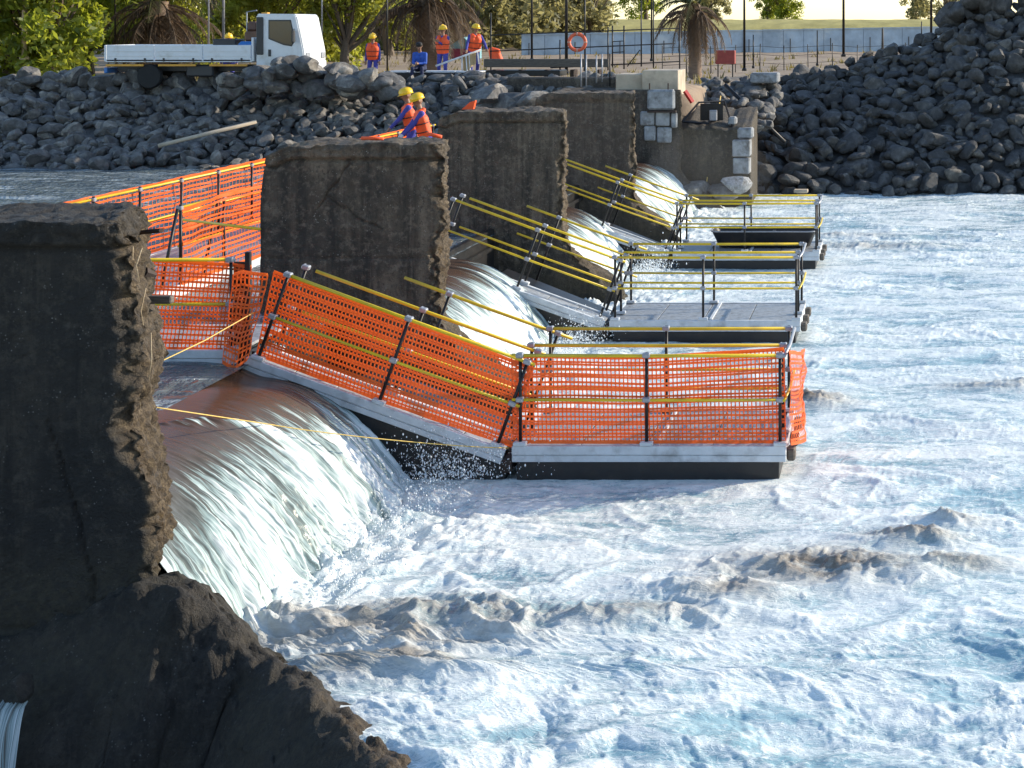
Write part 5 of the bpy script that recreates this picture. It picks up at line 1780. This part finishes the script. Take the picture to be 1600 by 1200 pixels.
tree('a', 1010, 150, 'distant green tree left of the dry palm', .95, 1.3)
tree('a2', 1222, 175, 'round distant green tree right of the dry palm', .95, 2.3)
tree('a2', 1200, 178, 'smaller distant green tree touching the round one', .8, 3.3)
tree('c2', 1430, 220, 'hazy distant tree above the boulder heap', 1.1, .3)
tree('c2', 1480, 230, 'hazy distant tree nearest the summit of the boulder heap', 1.0, 1.3)
tree('c', 1105, 240, 'hazy distant tree behind the dry palm', .9, 2.3)


def make_palm(px, d, label, trunk_h, r, n_green, n_dead, flen, skirt, seed):
    rg = np.random.default_rng(seed)
    X = (px - CX) * d / F
    z = float(ground_height(np.array(X), np.array(float(d))))
    root = thing('palm_tree', label, 'palm tree', (X, d, z - .05), 0, 'palms behind the bank')
    pr = []
    for i in range(26):
        t = i / 25
        pr.append((r * (1.15 - .3 * t) * (1 + .10 * (i % 2)), trunk_h * t))
    shade_auto(MB().lathe(pr, 14).build('trunk', M_PTRUNK, root))
    def fronds(n, name, mat, a0, a1, L, droop, z0, z1):
        for i in range(n):
            az = 2 * math.pi * (i + rg.random() * .8) / n * (1 + 0) + rg.random()
            el = math.radians(rg.uniform(a0, a1)); ln = L * rg.uniform(.8, 1.1)
            base = np.array((r * .8 * math.cos(az), r * .8 * math.sin(az), trunk_h * 1.0 + rg.uniform(z0, z1)))
            pts = []
            p = base.copy(); e = el
            for k in range(11):
                pts.append(p.copy())
                p = p + ln / 10 * np.array((math.cos(e) * math.cos(az), math.cos(e) * math.sin(az), math.sin(e)))
                e = max(e - droop / 10 * rg.uniform(.7, 1.3), -1.5)
            pts = np.array(pts)
            V = []; Fq = []
            side = np.array((-math.sin(az), math.cos(az), 0))
            for k in range(1, 11):
                for sub in (0.0, .34, .67):
                    c = pts[k - 1] + (pts[k] - pts[k - 1]) * sub
                    t = pts[k] - pts[k - 1]; t /= np.linalg.norm(t)
                    w = .48 * ln / 2.2 * math.sin(math.pi * (.15 + .8 * (k - 1 + sub) / 10)) * rg.uniform(.7, 1.15)
                    for s in (-1, 1):
                        dirv = side * s * .75 + t * .65 + np.array((0, 0, -.35)) + rg.normal(0, .12, 3)
                        dirv /= np.linalg.norm(dirv)
                        wd = t * .028 + np.array((0, 0, .01))
                        b = len(V)
                        V += [c - wd, c + wd, c + dirv * w + wd * .2, c + dirv * w - wd * .2]
                        Fq.append((b, b + 1, b + 2, b + 3))
            f_ = MB().tube(pts, list(np.linspace(.035, .008, 11)), 5, False)
            f_.add(V, Fq)
            f_.build(name, mat, root)
    fronds(n_green, 'green_frond', M_FRONDG, 10, 75, flen, 1.4, 0, .3)
    fronds(n_dead, 'dead_frond', M_FROND, -60, 15, flen * .95, 1.5, -skirt, .1)
make_palm(248, 60, 'left palm with a thick skirt of hanging dead fronds', 3.0, .38, 20, 74, 2.9, .9, 1)
make_palm(668, 62, 'middle palm with brown hanging fronds behind the workers', 3.3, .40, 18, 70, 2.9, .9, 2)
make_palm(1086, 56, 'slender dry palm with drooping brown fronds right of the railing', 2.75, .20, 10, 34, 1.9, .45, 3)
make_palm(1522, 66, 'palm trunk rising behind the top of the boulder heap', 4.5, .30, 12, 24, 2.0, .5, 4)

# ------------------------------------------------------------------ small outlet with a water jet in the foot of the near pier
obj_dark = obj_from('boulder', ROCK_V[11], ICOF2, M_PIER_NEAR, None, True); dm = obj_dark.data
ow = tag(link_mesh('boulder', obj_dark.data, None, Matrix.Translation(Vector(W(36, 1076, 12.40))) @ Matrix.Rotation(.9, 4, 'Y') @ Matrix.Rotation(1.9, 4, 'Z') @ Matrix.Diagonal((.13, .12, .10, 1))),
         'grey boulder over the little water jet at the lower left', 'boulder')
bpy.data.objects.remove(obj_dark)
ang = np.linspace(0, 2 * math.pi, 15)[:-1]
cx, cz = W(30, 1100, 12.5)[0], W(30, 1080, 12.5)[2]
nt, ns = 40, 26
tt_ = np.linspace(0, 1, nt); sx = np.linspace(-1, 1, ns)
SX, TT = np.meshgrid(sx, tt_)
jx = cx + .02 + SX * (.105 + .03 * TT) + .01 * perlin(SX * 3, TT * 4, 1)
jy = 12.42 - .42 * TT ** .5 - .05 * (1 - SX ** 2) + .02 * perlin(SX * 6, TT * 2, 2)
jz = cz - .03 - .05 * np.abs(perlin(SX * 4, 0, 5)) - 1.8 * TT ** 1.15 + .012 * perlin(SX * 9, TT * 3, 3)
jet = obj_from('water_jet', np.stack([jx, jy, jz], -1), grid_faces(nt, ns)[:, ::-1], M_FALL, None, True,
               {'foam': (.38 + .4 * TT).ravel(), 'fs': (SX * .5 + .05 * perlin(SX * 3, TT * 5, 8)).ravel(), 'ft': (.9 + TT).ravel()})
tag(jet, 'narrow jet of water pouring out of the near pier foot at the lower left', kind='structure')

# ------------------------------------------------------------------ dry tufts on the bank and mist over the far falls
rg = np.random.default_rng(31)
V = []; Fq = []
for i in range(700):
    d_ = 52 + 70 * rg.random() ** 1.6; X_ = rg.uniform(-.55, .12) * d_
    z_ = float(ground_height(np.array(X_), np.array(d_)))
    for k in range(6):
        a_ = rg.uniform(0, 6.28); h_ = rg.uniform(.08, .32); w_ = rg.uniform(.02, .05); o_ = rg.normal(0, .12, 2)
        b_ = len(V); dx, dy = math.cos(a_) * w_, math.sin(a_) * w_; l_ = rg.normal(0, .1, 2)
        V += [(X_ + o_[0] - dx, d_ + o_[1] - dy, z_ - .02), (X_ + o_[0] + dx, d_ + o_[1] + dy, z_ - .02), (X_ + o_[0] + l_[0], d_ + o_[1] + l_[1], z_ + h_)]
        Fq.append((b_, b_ + 1, b_ + 2))
tag(obj_from('dry_grass', V, Fq, leaf_material('dry_tuft', [(.12, .10, .03), (.22, .18, .06), (.30, .25, .10)], (.25, .2, .06))), 'scattered dry grass tufts on the bank', kind='stuff')


def make_mist(c, r, dens, label):
    N = Nodes('spray_mist')
    v = N.n('ShaderNodeVolumePrincipled', {'Color': (.95, .93, .90, 1), 'Density': dens, 'Anisotropy': .35})
    N.t.links.new(v.outputs[0], N.out.inputs['Volume'])
    co, fc = ICO2, ICOF2
    k = 1 + .18 * fbm(co[:, 0] * 1.5 + c[1], co[:, 1] * 1.5, co[:, 2] * 1.5, 2)
    o = obj_from('mist', co * k[:, None] * np.array(r) + np.array(c), fc, N.m, None, True)
    return tag(o, label, kind='stuff')
make_mist((-4.9, 43.0, .9), (1.9, 3.4, 1.5), .009, 'thin spray mist in front of the abutment')

# wire fence across the brown field
ff = thing('field_fence', 'thin post and wire fence across the brown field', 'fence')
pts = [(px, 64 + (px - 1030) * .02) for px in range(1035, 1500, 38)]
tops = []
for i, (px, d_) in enumerate(pts):
    X_ = (px - CX) * d_ / F; z_ = 3.15 + .05 * math.sin(i * 2.1)
    MB().tube([(X_, d_, z_ - .2), (X_ + .03 * math.sin(i * 5), d_, z_ + 1.25)], .022, 6).build('post', M_STEEL if i % 3 else M_WOODG, ff, True)
    tops.append((X_, d_, z_))
for h_ in (.45, .8, 1.15):
    MB().tube([(x, y, z + h_) for x, y, z in tops], .010, 5).build('wire', M_STEEL, ff, True)
